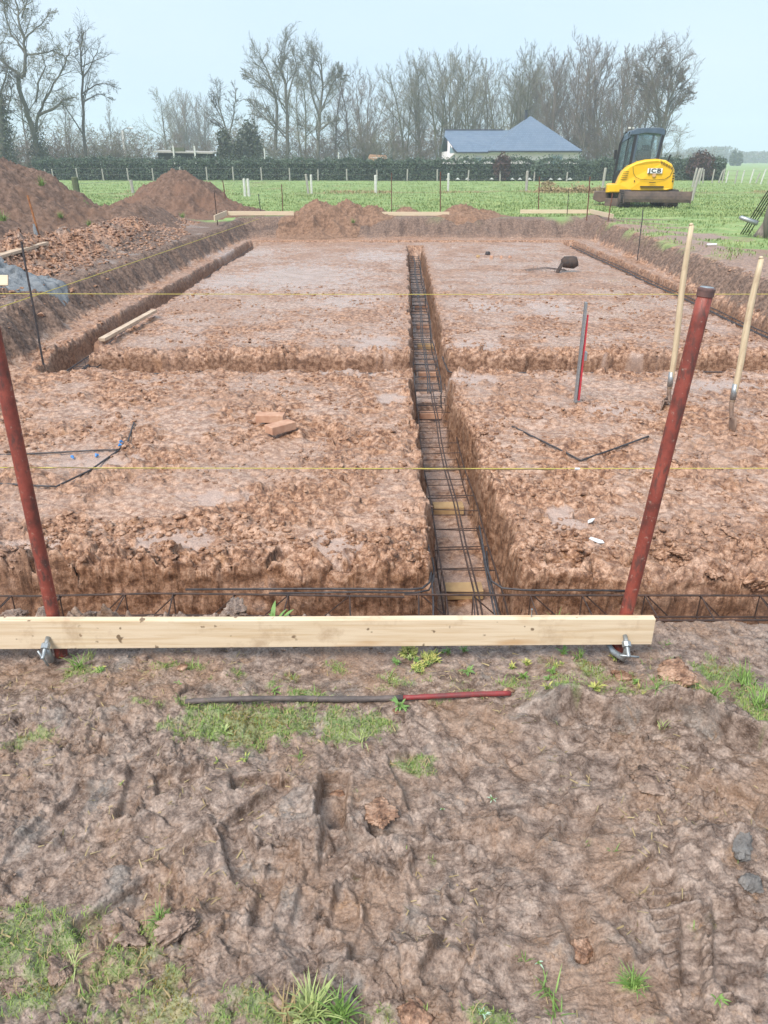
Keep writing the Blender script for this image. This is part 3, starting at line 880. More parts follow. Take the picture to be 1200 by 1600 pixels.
# --- bluish heap of sand with a small board on it, far left edge
def cone_heap(name, cones, mat, label, cat, res=.035, lump=.05, group=None, base=None, grain=7):
    'a heap of tipped material; cones = (x, y, height, radius)'
    x0 = min(c[0] - c[3] * 1.35 for c in cones); x1 = max(c[0] + c[3] * 1.35 for c in cones)
    y0 = min(c[1] - c[3] * 1.35 for c in cones); y1 = max(c[1] + c[3] * 1.35 for c in cones)
    nx = int((x1 - x0) / res) + 2; ny = int((y1 - y0) / res) + 2
    X, Y = np.meshgrid(np.linspace(x0, x1, nx), np.linspace(y0, y1, ny))
    x = X.ravel(); y = Y.ravel()
    wk = min(1, np.mean([c[3] for c in cones]) / 2.2) ** 1.5
    wx = x + perlin(x * 1.3, y * 1.3, 201) * .35 * wk + perlin(x * 4, y * 4, 202) * .08 * wk; wy = y + perlin(x * 1.3, y * 1.3, 203) * .35 * wk
    hgt = np.full(x.shape, -1.0)
    for (a, b, h, r) in cones:
        d = np.sqrt((wx - a) ** 2 + (wy - b) ** 2)
        c = h * (1 - d / r); c = np.where(d < r * .25, h * (.75 - (d / r) ** 2 * 2 + .125), c)
        c = np.where(d > r * .8, h * .2 * np.clip((1.35 - d / r) / .55, 0, 1) ** 1.4, c)
        hgt = np.maximum(hgt, c)
    hgt = np.maximum(hgt, 0)
    k = np.clip(hgt / .12, 0, 1)
    bl = fbm(x, y, grain, 5, 205, .65, True)
    tf = terr(fbm(x, y, 3.2, 5, 209, .62), .15, .15)
    v = hgt + bl * lump * 1.3 * k + fbm(x, y, 1.6, 3, 207) * lump * 2.0 * k + tf * lump * 2.4 * k + fbm(x, y, 17, 3, 211, .7, True) * lump * .55 * k
    z = H(x, y) + np.where(hgt > .004, v, -.12)
    ox, oy = cones[0][0], cones[0][1]; oz = float(hz(ox, oy))
    i = np.arange(ny - 1)[:, None] * nx + np.arange(nx - 1)[None, :]
    q = np.stack([i, i + 1, i + nx + 1, i + nx], 2).reshape(-1, 4)
    keep = (hgt[q] > .004).any(1)
    q = q[keep]
    used = np.unique(q); remap = np.zeros(len(x), np.int64); remap[used] = np.arange(len(used))
    o = mesh_np(name, np.stack([x - ox, y - oy, z - oz], 1)[used], remap[q], mat)
    o.location = (ox, oy, oz)
    return tag(o, label, cat, group)

def soil_mat(name, lo, hi, fleck=None, green=0.0):
    t = NT(name)
    n2 = t.noise(11, 9, .78); n1 = t.noise(1.3, 4)
    c = t.ramp(n2, [(0.40, lo), (0.60, hi)])
    if fleck: c = t.mix(t.ramp(n1, [(0.45, 0.0), (0.65, 0.7)]), c, fleck)
    if green: c = t.mix(t.ramp(t.noise(1.7, 5, .6), [(1 - green, 0.0), (1.03 - green, 0.85)]), c, (0.12, 0.2, 0.05))
    return t.set(c, .85, t.bump(n2, .04, .9), spec=.3)
M['topsoil'] = soil_mat('heaped_topsoil', (0.085, 0.052, 0.037), (0.225, 0.145, 0.108), (0.20, 0.115, 0.075), .32)
M['topsoil2'] = soil_mat('heaped_brown_soil', (0.10, 0.058, 0.041), (0.225, 0.14, 0.10), (0.20, 0.11, 0.072), .27)
M['clay'] = soil_mat('heaped_clay', (0.14, 0.078, 0.048), (0.31, 0.185, 0.122))
M['sand'] = soil_mat('bluish_sand', (0.16, 0.175, 0.19), (0.26, 0.275, 0.29))

cone_heap('soil_heap', [(-8.9, 18.6, 1.72, 2.9), (-10.6, 17.6, 1.85, 3.2), (-7.7, 18.9, .95, 2.2), (-9.4, 17.2, 1.25, 2.4)], M['topsoil'], 'big dark heap of dug topsoil with green tufts at the left edge', 'soil heap', .045, .07, 'heaps of dug soil')
cone_heap('soil_heap', [(-6.05, 24.3, 1.40, 2.0), (-6.7, 23.9, .8, 1.8), (-5.6, 23.9, .7, 1.3)], M['topsoil2'], 'pointed brown heap of soil standing alone left of the far board', 'soil heap', .04, .06, 'heaps of dug soil')
cone_heap('soil_heap', [(-1.85, 22.7, .42, .72), (-1.55, 22.2, .30, .8), (-1.0, 22.9, .42, .8), (-.35, 22.9, .3, .6), (-2.0, 21.9, .30, .75)], M['clay'], 'double hump of reddish spoil tipped over the far bank', 'soil heap', .03, .06, 'heaps of dug soil')
cone_heap('soil_heap', [(.68, 23.9, .30, .52)], M['clay'], 'smallest pile of soil, behind the far middle board', 'soil heap', .03, .04, 'heaps of dug soil')
cone_heap('soil_heap', [(2.28, 23.3, .40, .85), (2.8, 23.2, .24, .7), (1.95, 23.1, .26, .45)], M['clay'], 'reddish pile of soil trailing off to the right behind the far bank', 'soil heap', .03, .05, 'heaps of dug soil')
p = gp(28, 455, 0)
cone_heap('sand_heap', [(p.x - .25, p.y + .5, .20, .5), (p.x - .7, p.y + .6, .24, .5)], M['sand'], 'low bluish grey heap of sand at the left edge below the plank', 'sand heap', .02, .02)
p = AT(4, 438, 9.2); m = MB(); m.quadbox((0, 0, 0), (.13, .02, .12)); tag(m.build('board_offcut', M['plank_far'], loc=(p.x, p.y, p.z), rot=(R(-25), 0, 0)), 'small square offcut of board stuck in the bluish sand', 'offcut')

# --- bricks
def brick(pt, rz, label, group, size=(.22, .105, .06), mat='brick', tilt=0):
    m = MB(); m.quadbox((0, 0, size[2] / 2), size)
    o = m.build('brick', M[mat], loc=pt, rot=(tilt, 0, rz), bevel=.004)
    return tag(o, label, 'brick', group)
p = gp(424, 672, PAD); p.z = PAD + .035; brick((p.x - .02, p.y + .13, p.z - .004), R(-4), 'rear of two bricks on the left pad, lying crosswise', 'two loose bricks on the pad')
brick((p.x + .09, p.y - .13, p.z + .004), R(42), 'front of two bricks on the left pad, turned towards us', 'two loose bricks on the pad', mat='brick')
for (x, y, mt, rz, lab) in [(724, 932, 'brick_yellow', 2, 'yellowish brick under the cage nearest the plank'), (700, 800, 'brick_yellow', 3, 'second brick under the cage, above the yellow string gap'), (672, 655, 'brick', 0, 'brick supporting the cage just past the crossing'),
                        (668, 588, 'brick', 0, 'brick at the crossing of the trenches'), (665, 546, 'brick_yellow', 0, 'brick under the cage beyond the crossing'), (662, 514, 'brick', 0, 'small reddish brick far up the central trench'), (658, 483, 'brick', 0, 'farthest brick seen in the central trench')]:
    p = gp(x, y, FLOOR); brick((p.x, p.y, FLOOR - .01 + .02), R(rz), lab, 'bricks supporting the rebar cage', mat=mt)

# --- reinforcement cages
def cage(p0, p1, w, h, pitch, label, bars=3, r=.005, diag=False, group='reinforcement cages in the trenches', jitter=.02, mat='rust', mids=None, rb=None):
    p0 = Vector(p0); p1 = Vector(p1); d = (p1 - p0); L = d.length; d.normalize()
    side = Vector((d.y, -d.x, 0)).normalized()
    root = empty('rebar_cage', p0, 0, label, 'rebar cage', group)
    def P(s, a, z):
        wob = .012 * math.sin(s * 1.7) + .006 * math.sin(s * 4.1)
        return d * s + side * (a + wob) + Vector((0, 0, z))
    K = max(4, int(L / .6))
    for z in (0, h):
        offs = [-w / 2 + w * k / (bars - 1) for k in range(bars)] if z else [-w / 2, w / 2]
        if bars == 3 and z: offs = [-w / 2, 0.0, .022, w / 2]
        if z == 0: offs = [-w / 2, w / 2]
        for a in offs:
            m = MB(); m.tube([P(L * i / K, a, z) + Vector((0, 0, .003 * math.sin(i * 2.1 + a * 9))) for i in range(K + 1)], rb or r, 6)
            m.build('long_bar', M[mat], root)
    s = .08; i = 0
    while s < L - .03:
        j = rnd.uniform(-jitter, jitter); j2 = rnd.uniform(-jitter, jitter)
        m = MB()
        m.tube([P(s + j, -w / 2, 0), P(s + j2, w / 2, 0), P(s + j2, w / 2, h), P(s + j, -w / 2, h), P(s + j, -w / 2, 0)], r * .7, 5, cap=False)
        m.build('stirrup', M[mat], root)
        if diag:
            for a in (-w / 2, w / 2):
                m = MB(); m.tube([P(s, a, h), P(s + pitch * .42 * diag, a - .01, 0)], r * .7, 5, cap=False)
                m.build('diagonal_tie', M[mat], root)
        s += pitch * (1 if i % 2 else .86); i += 1
    return root
zt = FLOOR + .07
def cc(y, f=.5): return cl(y) + (cr(y) - cl(y)) * f
cage((cc(2.9, .46), 2.9, zt), (cc(7.75, .50), 7.75, zt), .31, .15, .29, 'long rusty cage lying in the central trench, nearest us', r=.0055, rb=.0052)
cage((cc(7.4, .47), 7.4, zt), (cc(13.6, .42), 13.6, zt), .28, .15, .30, 'rebar cage in the central trench beyond the crossing', r=.007, rb=.0065, mat='rebar')
cage((cc(13.3, .42), 13.3, zt), (cc(19.35, .40), 19.35, zt), .27, .15, .42, 'rebar cage at the far end of the central trench', r=.009, rb=.008, mat='rebar')
for x0, x1, lab, dg in ((-3.6, .1, 'rusty cage in the near trench left of the central one', -1), (.1, 3.6, 'rusty cage in the near trench right of the central one', 1)):
    cage((x0, 3.11, -.575), (x1, 3.09, -.575), .22, .125, .30, lab, bars=2, diag=dg, r=.0052, mat='rust', group='reinforcement cages in the trenches')
for (a, b, lab) in [((-3.2, 7.1, -.70), (-3.2, 14, -.72), 'cage of long bars at the bottom of the left trench'), ((-3.2, 13.6, -.7), (-3.2, 20.3, -.7), 'cage at the far end of the left trench'), ((4.70, 7.4, -.68), (4.70, 20.2, -.68), 'cage along the bottom of the right trench'),
                    ((-3.3, 7.62, -.72), (.1, 7.62, -.72), 'cage in the cross trench left of the central one'), ((.75, 7.66, -.72), (4.6, 7.66, -.72), 'cage in the cross trench right of the central one')]:
    cage(a, b, .26, .2, .42, lab, r=.007, mat='rebar')
# bent starter bars at the corners
def rod(name, pts, r, mat, label, cat, group=None, n=8, parts=None):
    o0 = Vector(pts[0]); m = MB(); m.tube([Vector(p) - o0 for p in pts], r, n)
    return tag(m.build(name, M[mat], loc=o0, smooth=True), label, cat, group)
def corner(px_pts, z, r, label, zs=None):
    P = [G(x, y, z + (zs[i] if zs else 0)) for i, (x, y) in enumerate(px_pts)]
    return rod('bent_rebar', P, r, 'rebar', label, 'bent bar', 'bent bars tying the cages at the corners')
zc = -.46
corner([(290, 921), (450, 920), (560, 920), (640, 921), (660, 919), (671, 910), (674, 890), (671, 865), (667, 838)], zc, .0055, 'bent dark bar curving from the near trench into the left side of the central cage')
corner([(420, 927), (560, 925), (650, 926), (670, 922), (677, 908), (678, 888), (675, 872)], zc - .02, .005, 'second bent bar just below the one on the left of the central cage')
corner([(749, 822), (754, 850), (760, 885), (768, 908), (785, 919), (820, 922), (900, 922), (985, 923)], zc, .0055, 'bent dark bar curving right from the central cage along the near trench')
corner([(752, 842), (757, 880), (766, 925), (774, 965)], zc - .01, .005, 'straight dark bar on the right side of the central cage end')
corner([(669, 850), (674, 900), (677, 940), (677, 970)], zc - .01, .005, 'straight dark bar on the left side of the central cage end')
corner([(690, 520), (692, 560), (700, 580), (706, 582)], -.55, .008, 'bent bar at the right of the trench crossing')
corner([(760, 862), (764, 900), (776, 950), (780, 970)], zc - .02, .005, 'outer dark bar at the right of the central cage end')

# --- loose bars lying on the pad
def lying(name, pxs, r, mat, label, cat, group=None, lift=.012, zb=PAD):
    P = []
    for (x, y) in pxs:
        p = gp(x, y, zb); P.append(p)
    Q = []
    for i in range(len(P) - 1):
        for k in range(6):
            Q.append(P[i].lerp(P[i + 1], k / 6))
    Q.append(P[-1])
    Q = [q + Vector((0, 0, lift)) for q in Q]
    zz = [max(q.z, hz(q.x, q.y) + r * .6) for q in Q]
    zz = [(zz[max(0, i - 1)] + zz[i] + zz[min(len(zz) - 1, i + 1)]) / 3 for i in range(len(zz))]
    for q, z in zip(Q, zz): q.z = z
    return rod(name, Q, r, mat, label, cat, group)
G1 = 'bent bars lying on the pad'
lying('bent_rebar', [(800, 668), (850, 693), (907, 722)], .007, 'rebar', 'dark bar sloping down to a point on the right pad', 'bent bar', G1)
lying('bent_rebar', [(907, 722), (960, 704), (1013, 684)], .007, 'rebar', 'bar rising right from the point of the other one on the right pad', 'bent bar', G1)
lying('bent_rebar', [(-60, 714), (60, 711), (150, 706), (186, 703), (200, 692), (210, 664)], .0065, 'rebar', 'bar with an upturned end at the left pad', 'bent bar', G1)
lying('bent_rebar', [(-60, 758), (30, 761), (88, 763), (140, 738), (186, 706)], .0065, 'rebar', 'bar lying below the one with the upturned end', 'bent bar', G1)
m = MB()
mblue = simple('blue_plastic', (0.05, 0.25, 0.62), None, .4, 40)
for i, (x, y) in enumerate([(188, 700), (152, 714), (115, 716), (190, 692)]):
    p = gp(x, y, PAD); m = MB(); m.tube([(-.012, 0, 0), (0, .008, .012), (.014, 0, .006)], [.006, .012, .006], 7)
    tag(m.build('plastic_tie', mblue, loc=p + Vector((0, 0, .012)), rot=(0, 0, i)), ['blue plastic tie on the crossing of the two left bars', 'blue plastic tie left of the crossing bars', 'faint blue tie on the pale puddle', 'blue tie highest on the upturned bar'][i], 'plastic tie', 'blue plastic ties by the left bars')
# bar in the foreground, mud-grey with a red painted end
_px = [(290, 1099), (345, 1097), (400, 1094), (460, 1092), (520, 1091), (580, 1089), (640, 1088), (700, 1088), (750, 1089), (798, 1088)]
P = [gp(x, y, 0) for (x, y) in _px]
_a, _b = P[0].copy(), P[-1].copy()
for i, p in enumerate(P):
    q = _a.lerp(_b, i / (len(P) - 1)); p.x, p.y = q.x, q.y + .004 * math.sin(i * .8)
_ctx = 0
for p in P: p.z = max(hz(p.x + a_, p.y + b_) for a_ in (-.03, -.015, 0, .015, .03) for b_ in (-.012, 0, .012)) + .004
_n = len(P) - 1; _c = sum(p.z for p in P) / len(P); _s = (P[-1].z + P[-2].z - P[0].z - P[1].z) / 2 / (_n - 1)
_off = sorted(p.z - (_c + _s * (i - _n / 2)) for i, p in enumerate(P))[-3]
for i, p in enumerate(P): p.z = _c + _s * (i - _n / 2) + _off + .003 * math.sin(i)
root = empty('steel_bar', P[0], 0, 'mud-covered steel bar with a red end lying across the foreground', 'steel bar')
o0 = Vector(P[0])
def interp(P, k):
    Q = []
    for i in range(len(P) - 1):
        for j in range(k): Q.append(P[i].lerp(P[i + 1], j / k) - o0)
    return Q + [P[-1] - o0]
m = MB(); q = interp(P[:7], 4); m.tube(q, [.008 + .0022 * rnd.random() for _ in q], 10); m.build('muddy_rod', simple('mud_caked_steel', (0.13, 0.10, 0.09), (0.06, 0.05, 0.048), .6, 30, bump=.004), root, smooth=True)
m = MB(); q = interp(P[6:], 5); m.tube(q, [.0075 + .0022 * rnd.random() for _ in q], 10); m.build('red_end', simple('dirty_red_paint', (0.30, 0.03, 0.03), (0.11, 0.04, 0.04), .5, 18), root, smooth=True)
# two white scraps
for (x, y, rz, lab) in [(923, 817, 1.2, 'white torn scrap upright on the right pad, the higher of two'), (932, 843, -.5, 'white scrap lying flat on the right pad, the lower of two')]:
    p = gp(x, y, PAD); m = MB(); m.prism([(-.035, -.015), (.03, -.022), (.045, 0), (.02, .022), (-.04, .012)], -.0015, .0015)
    tag(m.build('paper_scrap', M['white'], loc=p + Vector((0, 0, .016)), rot=(R(90 if rz < 0 else 60), .15, rz)), lab, 'paper scrap', 'white scraps on the pad')

# --- aluminium and red level stuck upright
f = gp(911, 628, PAD); t = AT(907, 473, f.y + .01)
root = empty('spirit_level', f, 0, 'red and silver spirit level standing on end in the mud', 'spirit level'); d = t - f
ax = Matrix((Vector((1, 0, 0)), Vector((0, 1, 0)), d.normalized())).transposed()
L = d.length
lvred = simple('red_level_paint', (0.55, 0.03, 0.05), (0.35, 0.04, 0.05), .4, 8)
m = MB(); m.quadbox(d / 2 + Vector((-.012, 0, 0)), (.017, .045, L), None); m.build('rail', M['galv'], root)
m = MB(); m.quadbox(d / 2 + Vector((.014, -.002, -.04)), (.017, .035, L * .86), None, taper=.6); m.build('red_web', lvred, root)
m = MB(); m.quadbox(d * .48 + Vector((.026, -.01, 0)), (.022, .045, .07)); m.build('vial', M['galv'], root)

# --- the two shovels
def shovel(top, neck, tip, label, rz):
    f = gp(tip[0], tip[1], PAD)
    n_ = AT(neck[0], neck[1], f.y + .05); t = AT(top[0], top[1], f.y + .12)
    root = empty('shovel', f, 0, label, 'shovel', 'shovels stuck in the mud')
    n_ = n_ - f; t = t - f
    u = (t - n_).normalized()
    m = MB(); K = 10; pts = [n_ + (t - n_) * (i / K) + Vector((.006 * math.sin(i * .7), 0, 0)) for i in range(K + 1)]
    m.tube(pts, [.020 + .0045 * math.sin(i * .33) + (.001 * (i % 2)) for i in range(K)] + [.019], 12)
    m.tube([t, t + u * .012, t + u * .018], [.019, .014, .006], 12); m.build('handle', M['handle'], root, smooth=True)
    m = MB(); m.tube([n_ + u * .02, n_ + u * .14], [.023, .0225], 12); m.build('collar', M['galv'], root, smooth=True)
    m = MB()
    a = n_ + u * .03; g = Vector((0, 0, .0))
    m.tube([a, a - u * .07, a - u * .12 + Vector((.012, -.01, -.02)), g.lerp(a, .35)], [.021, .018, .015, .012], 10)
    m.build('socket', M['socket'], root, smooth=True)
    m = MB(); c, s = math.cos(rz), math.sin(rz); nn = 8; w = .11; top_ = g.lerp(a, .45); low = Vector((0, 0, -.06)) - Vector((.0, 0, 0))
    for i in range(nn + 1):
        v = i / nn; ww = w * (1 - v ** 3 * .95) * (.75 + .5 * min(1, v * 3) * .5)
        cn = top_.lerp(low, v)
        for k in range(-3, 4):
            q = cn + Vector((c, s, 0)) * ww * k / 3 + Vector((-s, c, 0)) * (-.018 * (k / 3) ** 2)
            m.v.append(tuple(q))
    for i in range(nn):
        for k in range(6):
            a0 = i * 7 + k; m.f.append((a0, a0 + 1, a0 + 8, a0 + 7)); m.m.append(0)
    o = m.build('blade', M['socket'], root, smooth=True)
    so_ = o.modifiers.new('thick', 'SOLIDIFY'); so_.thickness = .004
    return root
M['socket'] = simple('muddy_blade_steel', (0.26, 0.17, 0.12), (0.14, 0.09, 0.07), .6, 20, bump=.004)
shovel((1080, 352), (1046, 607), (1030, 640), 'shovel with a long pale handle stuck in the mud behind the red tube', R(60))
shovel((1189, 404), (1144, 628), (1140, 672), 'shovel with a long pale handle at the right edge of the picture', R(80))

# --- black bucket with a board, wire mesh and debris on the right pad
p = gp(878, 425, PAD)
root = empty('plastic_container', p, 0, 'black battered plastic container lying on its side on the far right pad', 'container')
m = MB(); m.tube([(-.02, 0, .17), (.02, 0, .18), (.20, .02, .17), (.27, .02, .19)], [.06, .10, .115, .085], 14); m.build('body', M['blackplastic'], root, smooth=True)
m = MB(); m.beam((-.10, -.06, .0), (.02, -.02, .22), .10, .02); m.build('lid', M['blackplastic'], root)
p = gp(862, 424, PAD); root = empty('wire_mesh', p, 0, 'crumpled piece of dark wire mesh beside the black container', 'wire mesh')
m = MB()
for i in range(9):
    m.tube([(-.45 + i * .08, -.12, .01 + .02 * (i % 3)), (-.40 + i * .08, .16, .05 + .03 * math.sin(i))], .0025, 4)
for i in range(5): m.tube([(-.5, -.12 + i * .06, .02), (-.1, -.10 + i * .06, .06), (.28, -.11 + i * .06, .02)], .0025, 4)
m.build('mesh', M['rebar'], root)
for (x, y, sz, mt, lab) in [(747, 402, .05, 'brick_yellow', 'yellow lump of brick on the far right pad'), (762, 398, .07, 'rebar', 'dark lump on the far right pad beside the yellow one'), (768, 403, .05, 'brick', 'reddish lump right of the dark one'), (783, 403, .045, 'brick', 'third small red lump in the row'), (797, 403, .045, 'brick', 'rightmost small red lump in the row')]:
    p = gp(x, y, PAD); m = MB(); m.quadbox((0, 0, sz * .5), (sz * 1.6, sz * 1.3, sz), Matrix.Rotation(rnd.random() * 3, 3, 'Z'), taper=.7)
    tag(m.build('brick_lump', M[mt], loc=p, bevel=sz * .2), lab, 'brick lump', 'row of broken lumps on the far right pad')

# --- clods as things, and crumbs as stuff
def clod_mesh(name, size, seed, flat=.6, mat=None, sub=4, amp=.28):
    'broken lump: random planes cut from a ball, then roughened'
    import bmesh
    bm = bmesh.new(); bmesh.ops.create_icosphere(bm, subdivisions=sub, radius=1)
    co = np.array([v.co[:] for v in bm.verts]); rs_ = np.random.RandomState(seed * 7 + 1)
    k = 11; nn = rs_.normal(size=(k, 3)); nn /= np.linalg.norm(nn, axis=1)[:, None]; dd = rs_.uniform(.5, .95, k)
    dots = co @ nn.T; rad = np.min(np.where(dots > .15, dd / np.maximum(dots, .15), 1.25), axis=1)
    st = rs_.uniform(.8, 1.45)
    n = fbm(co[:, 0] + co[:, 2] * .7 + seed * 3, co[:, 1] - co[:, 2] * .9 + seed, 2.2, 5, seed, .7, True) * amp * .55
    if sub > 3: n = n + chips(co[:, 0] + co[:, 2] * .6 + 9, co[:, 1] - co[:, 2] * .5 + seed, 3.2, 4) * .22
    co = co * (rad * (1 + n))[:, None]; co[:, 2] *= flat; co[:, 0] *= st
    for v, c in zip(bm.verts, co): v.co = c * size
    me = bpy.data.meshes.new(name); bm.to_mesh(me); bm.free()
    for q in me.polygons: q.use_smooth = sub > 2
    if mat: me.materials.append(mat)
    return me
M['clodg'] = soil_mat('grey_clay_lump', (0.20, 0.185, 0.175), (0.38, 0.355, 0.335), (0.30, 0.23, 0.19))
M['cloddark'] = soil_mat('dark_clod', (0.11, 0.075, 0.06), (0.2, 0.145, 0.12))
for i, (x, y, s, fl, mt, lab) in enumerate([
    (95, 1520, .030, .6, 'clodm', 'rounded clod of mud lying on the green moss in the lower left'), (15, 1545, .032, .6, 'clodm', 'clod of mud at the left edge on the moss'), (200, 1458, .036, .5, 'clodm', 'smooth folded lump of mud above the moss, lower left'),
    (283, 1448, .034, .6, 'clodm', 'ragged lump of mud beside the dark grass tuft, lower left'), (225, 1030, .018, .8, 'clodm', 'small clod just under the plank, left of the moss'), (283, 1044, .014, .8, 'clodr', 'small reddish clod on the moss under the plank'),
    (598, 1272, .034, .4, 'clodr', 'flat reddish lump in the middle of the foreground'), (527, 1219, .016, .6, 'clodr', 'small oval pebble of clay beside the boot print'), (1062, 1060, .050, .6, 'clodr', 'large reddish clod right of the clamp'),
    (975, 1058, .034, .6, 'clodr', 'reddish clod just below the right clamp'), (278, 946, .030, .8, 'clodm', 'clod sitting on the trench edge behind the plank, left'), (365, 946, .045, .6, 'cloddark', 'dark root-filled lump behind the plank'),
    (1155, 1325, .032, .6, 'clodg', 'grey stone-like lump near the right edge'), (1172, 1378, .028, .5, 'clodg', 'second grey lump below the first at the right edge'), (660, 1592, .03, .5, 'clodr', 'pale reddish lump at the bottom edge'),
    (395, 950, .022, .7, 'clodm', 'small clod on the trench edge beside the dark root lump'), (140, 955, .022, .6, 'clodm', 'low clod on the trench edge right of the left tube'), (20, 948, .035, .6, 'clodm', 'clod on the trench edge at the far left behind the plank'), (1028, 1230, .050, .18, 'clodm', 'flat pale slab of clay in the right foreground'), (440, 1560, .02, .6, 'clodm', 'small lump beside the bottom grass tuft'), (1150, 1270, .03, .5, 'cloddark', 'dark fibrous lump near the right edge'),
    (640, 885, .055, .7, 'clodm', 'lump on the crumbling corner where the two trenches meet'), (600, 900, .06, .6, 'clodm', 'larger lump left of the trench corner'), (535, 868, .03, .4, 'clodr', 'flat lump on the left pad edge'),
    (1005, 880, .07, .6, 'clodm', 'block of clay behind the right red tube'), (1120, 885, .08, .45, 'clodm', 'broad block of clay broken off the pad edge, right'), (1065, 875, .06, .6, 'clodm', 'block of clay between the two others at the right pad edge'), (1180, 905, .07, .5, 'clodr', 'block of clay at the right edge of the pad'),
    (118, 490, .055, .7, 'clodr', 'reddish stone on the left shelf of the dig'), (70, 520, .04, .6, 'brick', 'orange fragment on the left shelf'), (58, 437, .05, .8, 'brick', 'red fragment beside the bluish sand'), (905, 1490, .03, .5, 'clodr', 'small pale lump, lower right'),
    (795, 1080, .016, .6, 'clodr', 'reddish crumb at the red end of the bar'), (800, 1190, .02, .5, 'clodm', 'small lump right of centre below the bar'), (620, 1110, .016, .6, 'clodr', 'small clod below the middle of the bar'), (430, 1300, .014, .6, 'cloddark', 'dark crumb left of the boot print')]):
    p = gp(x, y, 0 if y > 940 else PAD)
    soil_ = mt in ('clodm', 'clodr', 'cloddark')
    me = clod_mesh('clod', s, i + 3, fl, SOIL if soil_ else M[mt], 5 if s > .02 else 3, .6)
    if soil_: soil_attrs(me, {'clodm': .15 if y > 940 else .9, 'clodr': .75 if y > 940 else 1.0, 'cloddark': .0}[mt])
    o = bpy.data.objects.new('clod', me); COL.objects.link(o); o.location = p + Vector((0, 0, s * fl * .15)); o.rotation_euler = (0, 0, i * 1.3)
    tag(o, lab, 'clod', 'clods and lumps lying about')

def scatter_mesh(name, protos, pts, scl, mat, kind='stuff', tilt=.6):
    'many small copies merged into one mesh'
    V = []; F = []; base = 0
    rs = np.random.RandomState(11)
    for (pv_, pf_) in protos: assert pf_.shape[1] == protos[0][1].shape[1]
    for i, p in enumerate(pts):
        pv_, pf_ = protos[i % len(protos)]
        an = rs.rand() * 6.283; c, s = math.cos(an), math.sin(an); ta = (rs.rand() - .5) * tilt
        ct, st = math.cos(ta), math.sin(ta)
        v = pv_ * scl[i]
        v = np.stack([v[:, 0] * ct + v[:, 2] * st, v[:, 1], -v[:, 0] * st + v[:, 2] * ct], 1)
        v = np.stack([v[:, 0] * c - v[:, 1] * s, v[:, 0] * s + v[:, 1] * c, v[:, 2]], 1) + p
        V.append(v); F.append(pf_ + base); base += len(v)
    o = mesh_np(name, np.concatenate(V), np.concatenate(F), mat, False)
    if kind: o['kind'] = kind
    return o
def proto_from(me):
    v = np.array([q.co[:] for q in me.vertices]); f = np.array([q.vertices[:] for q in me.polygons]); return v, f
protos = [proto_from(clod_mesh('tmp', 1, 30 + i, .55, None, 2, .5)) for i in range(10)]
rs = np.random.RandomState(5)
def crumbs(name, n, xr, yr, smin, smax, mat, cond, label):
    x = rs.uniform(*xr, n); y = yr[0] * (yr[1] / yr[0]) ** rs.rand(n)
    k = cond(x, y); x = x[k]; y = y[k]
    z = H(x, y); s = smin * (smax / smin) ** (rs.rand(len(x)) ** 2.2) * np.clip(y / 2.5, .6, 2.2)
    o = scatter_mesh(name, protos, np.stack([x, y, z + s * .2], 1), s, SOIL)
    soil_attrs(o.data, mat)
    tag(o, label, 'crumbs')
crumbs('mud_crumbs', 9000, (-1.9, 1.9), (.85, 2.3), .0015, .009, .15, lambda x, y: (fbm(x, y, 2.5, 2, 301) > -.05) & (np.abs(x) < .75 * y + .2), 'small crumbs of mud strewn over the foreground')
crumbs('clay_crumbs', 16000, (-4.6, 5.4), (3.5, 13), .003, .013, 1.0, lambda x, y: (fbm(x, y, 1.6, 3, 303) > .02) & (H(x, y) > PAD - .06), 'small crumbs of clay on the pad')
crumbs('trench_edge_crumbs', 3500, (-3, 4), (3.42, 4.0), .005, .020, 1.0, lambda x, y: (H(x, y) > PAD - .05) & (fbm(x, y, 3, 2, 305) > -.1), 'crumbling clay along the edge of the near trench')
crumbs('spoil_crumbs', 9000, (-8, -4.2), (9, 21), .008, .022, 1.0, lambda x, y: (H(x, y) > .02), 'broken clay on the spoil ridge')

# --- moss, grass blades and weeds
def blades_np(name, x, y, L, w, mat, lean=.5, seg=2, kind='stuff', z=None, label=None):
    n = len(x); rs = np.random.RandomState(21)
    if z is None: z = H(x, y)
    an = rs.rand(n) * 6.283; ln = lean * (rs.rand(n) * .8 + .2)
    dx = np.cos(an) * ln; dy = np.sin(an) * ln
    side = np.stack([-np.sin(an), np.cos(an), np.zeros(n)], 1) * (w * .5)[:, None]
    p0 = np.stack([x, y, z - .002], 1)
    p1 = p0 + np.stack([dx * .35, dy * .35, np.ones(n) * .6], 1) * L[:, None]
    p2 = p0 + np.stack([dx * 1.0, dy * 1.0, np.ones(n) * .92 - ln * .25], 1) * L[:, None]
    V = np.stack([p0 - side, p0 + side, p1 + side * .8, p1 - side * .8, p2 + side * .1, p2 - side * .1], 1).reshape(-1, 3)
    b = np.arange(n)[:, None] * 6
    F = np.stack([b + np.array([0, 1, 2, 3]), b + np.array([3, 2, 4, 5])], 1).reshape(-1, 4)
    o = mesh_np(name, V, F, mat, True)
    if kind: o['kind'] = kind
    if label: tag(o, label, 'grass')
    return o
n = 900000
x = rs.uniform(-1.9, 1.9, n); y = rs.uniform(.85, 2.4, n)
mm = mossmask(x, y); kk = rs.rand(n) < np.clip(mm * .55, 0, .34)
x = x[kk]; y = y[kk]
hue = fbm(x, y, 6, 3, 311)
k1 = hue > .22; k2 = (hue > -.25) & ~k1
print('moss blades', len(x))
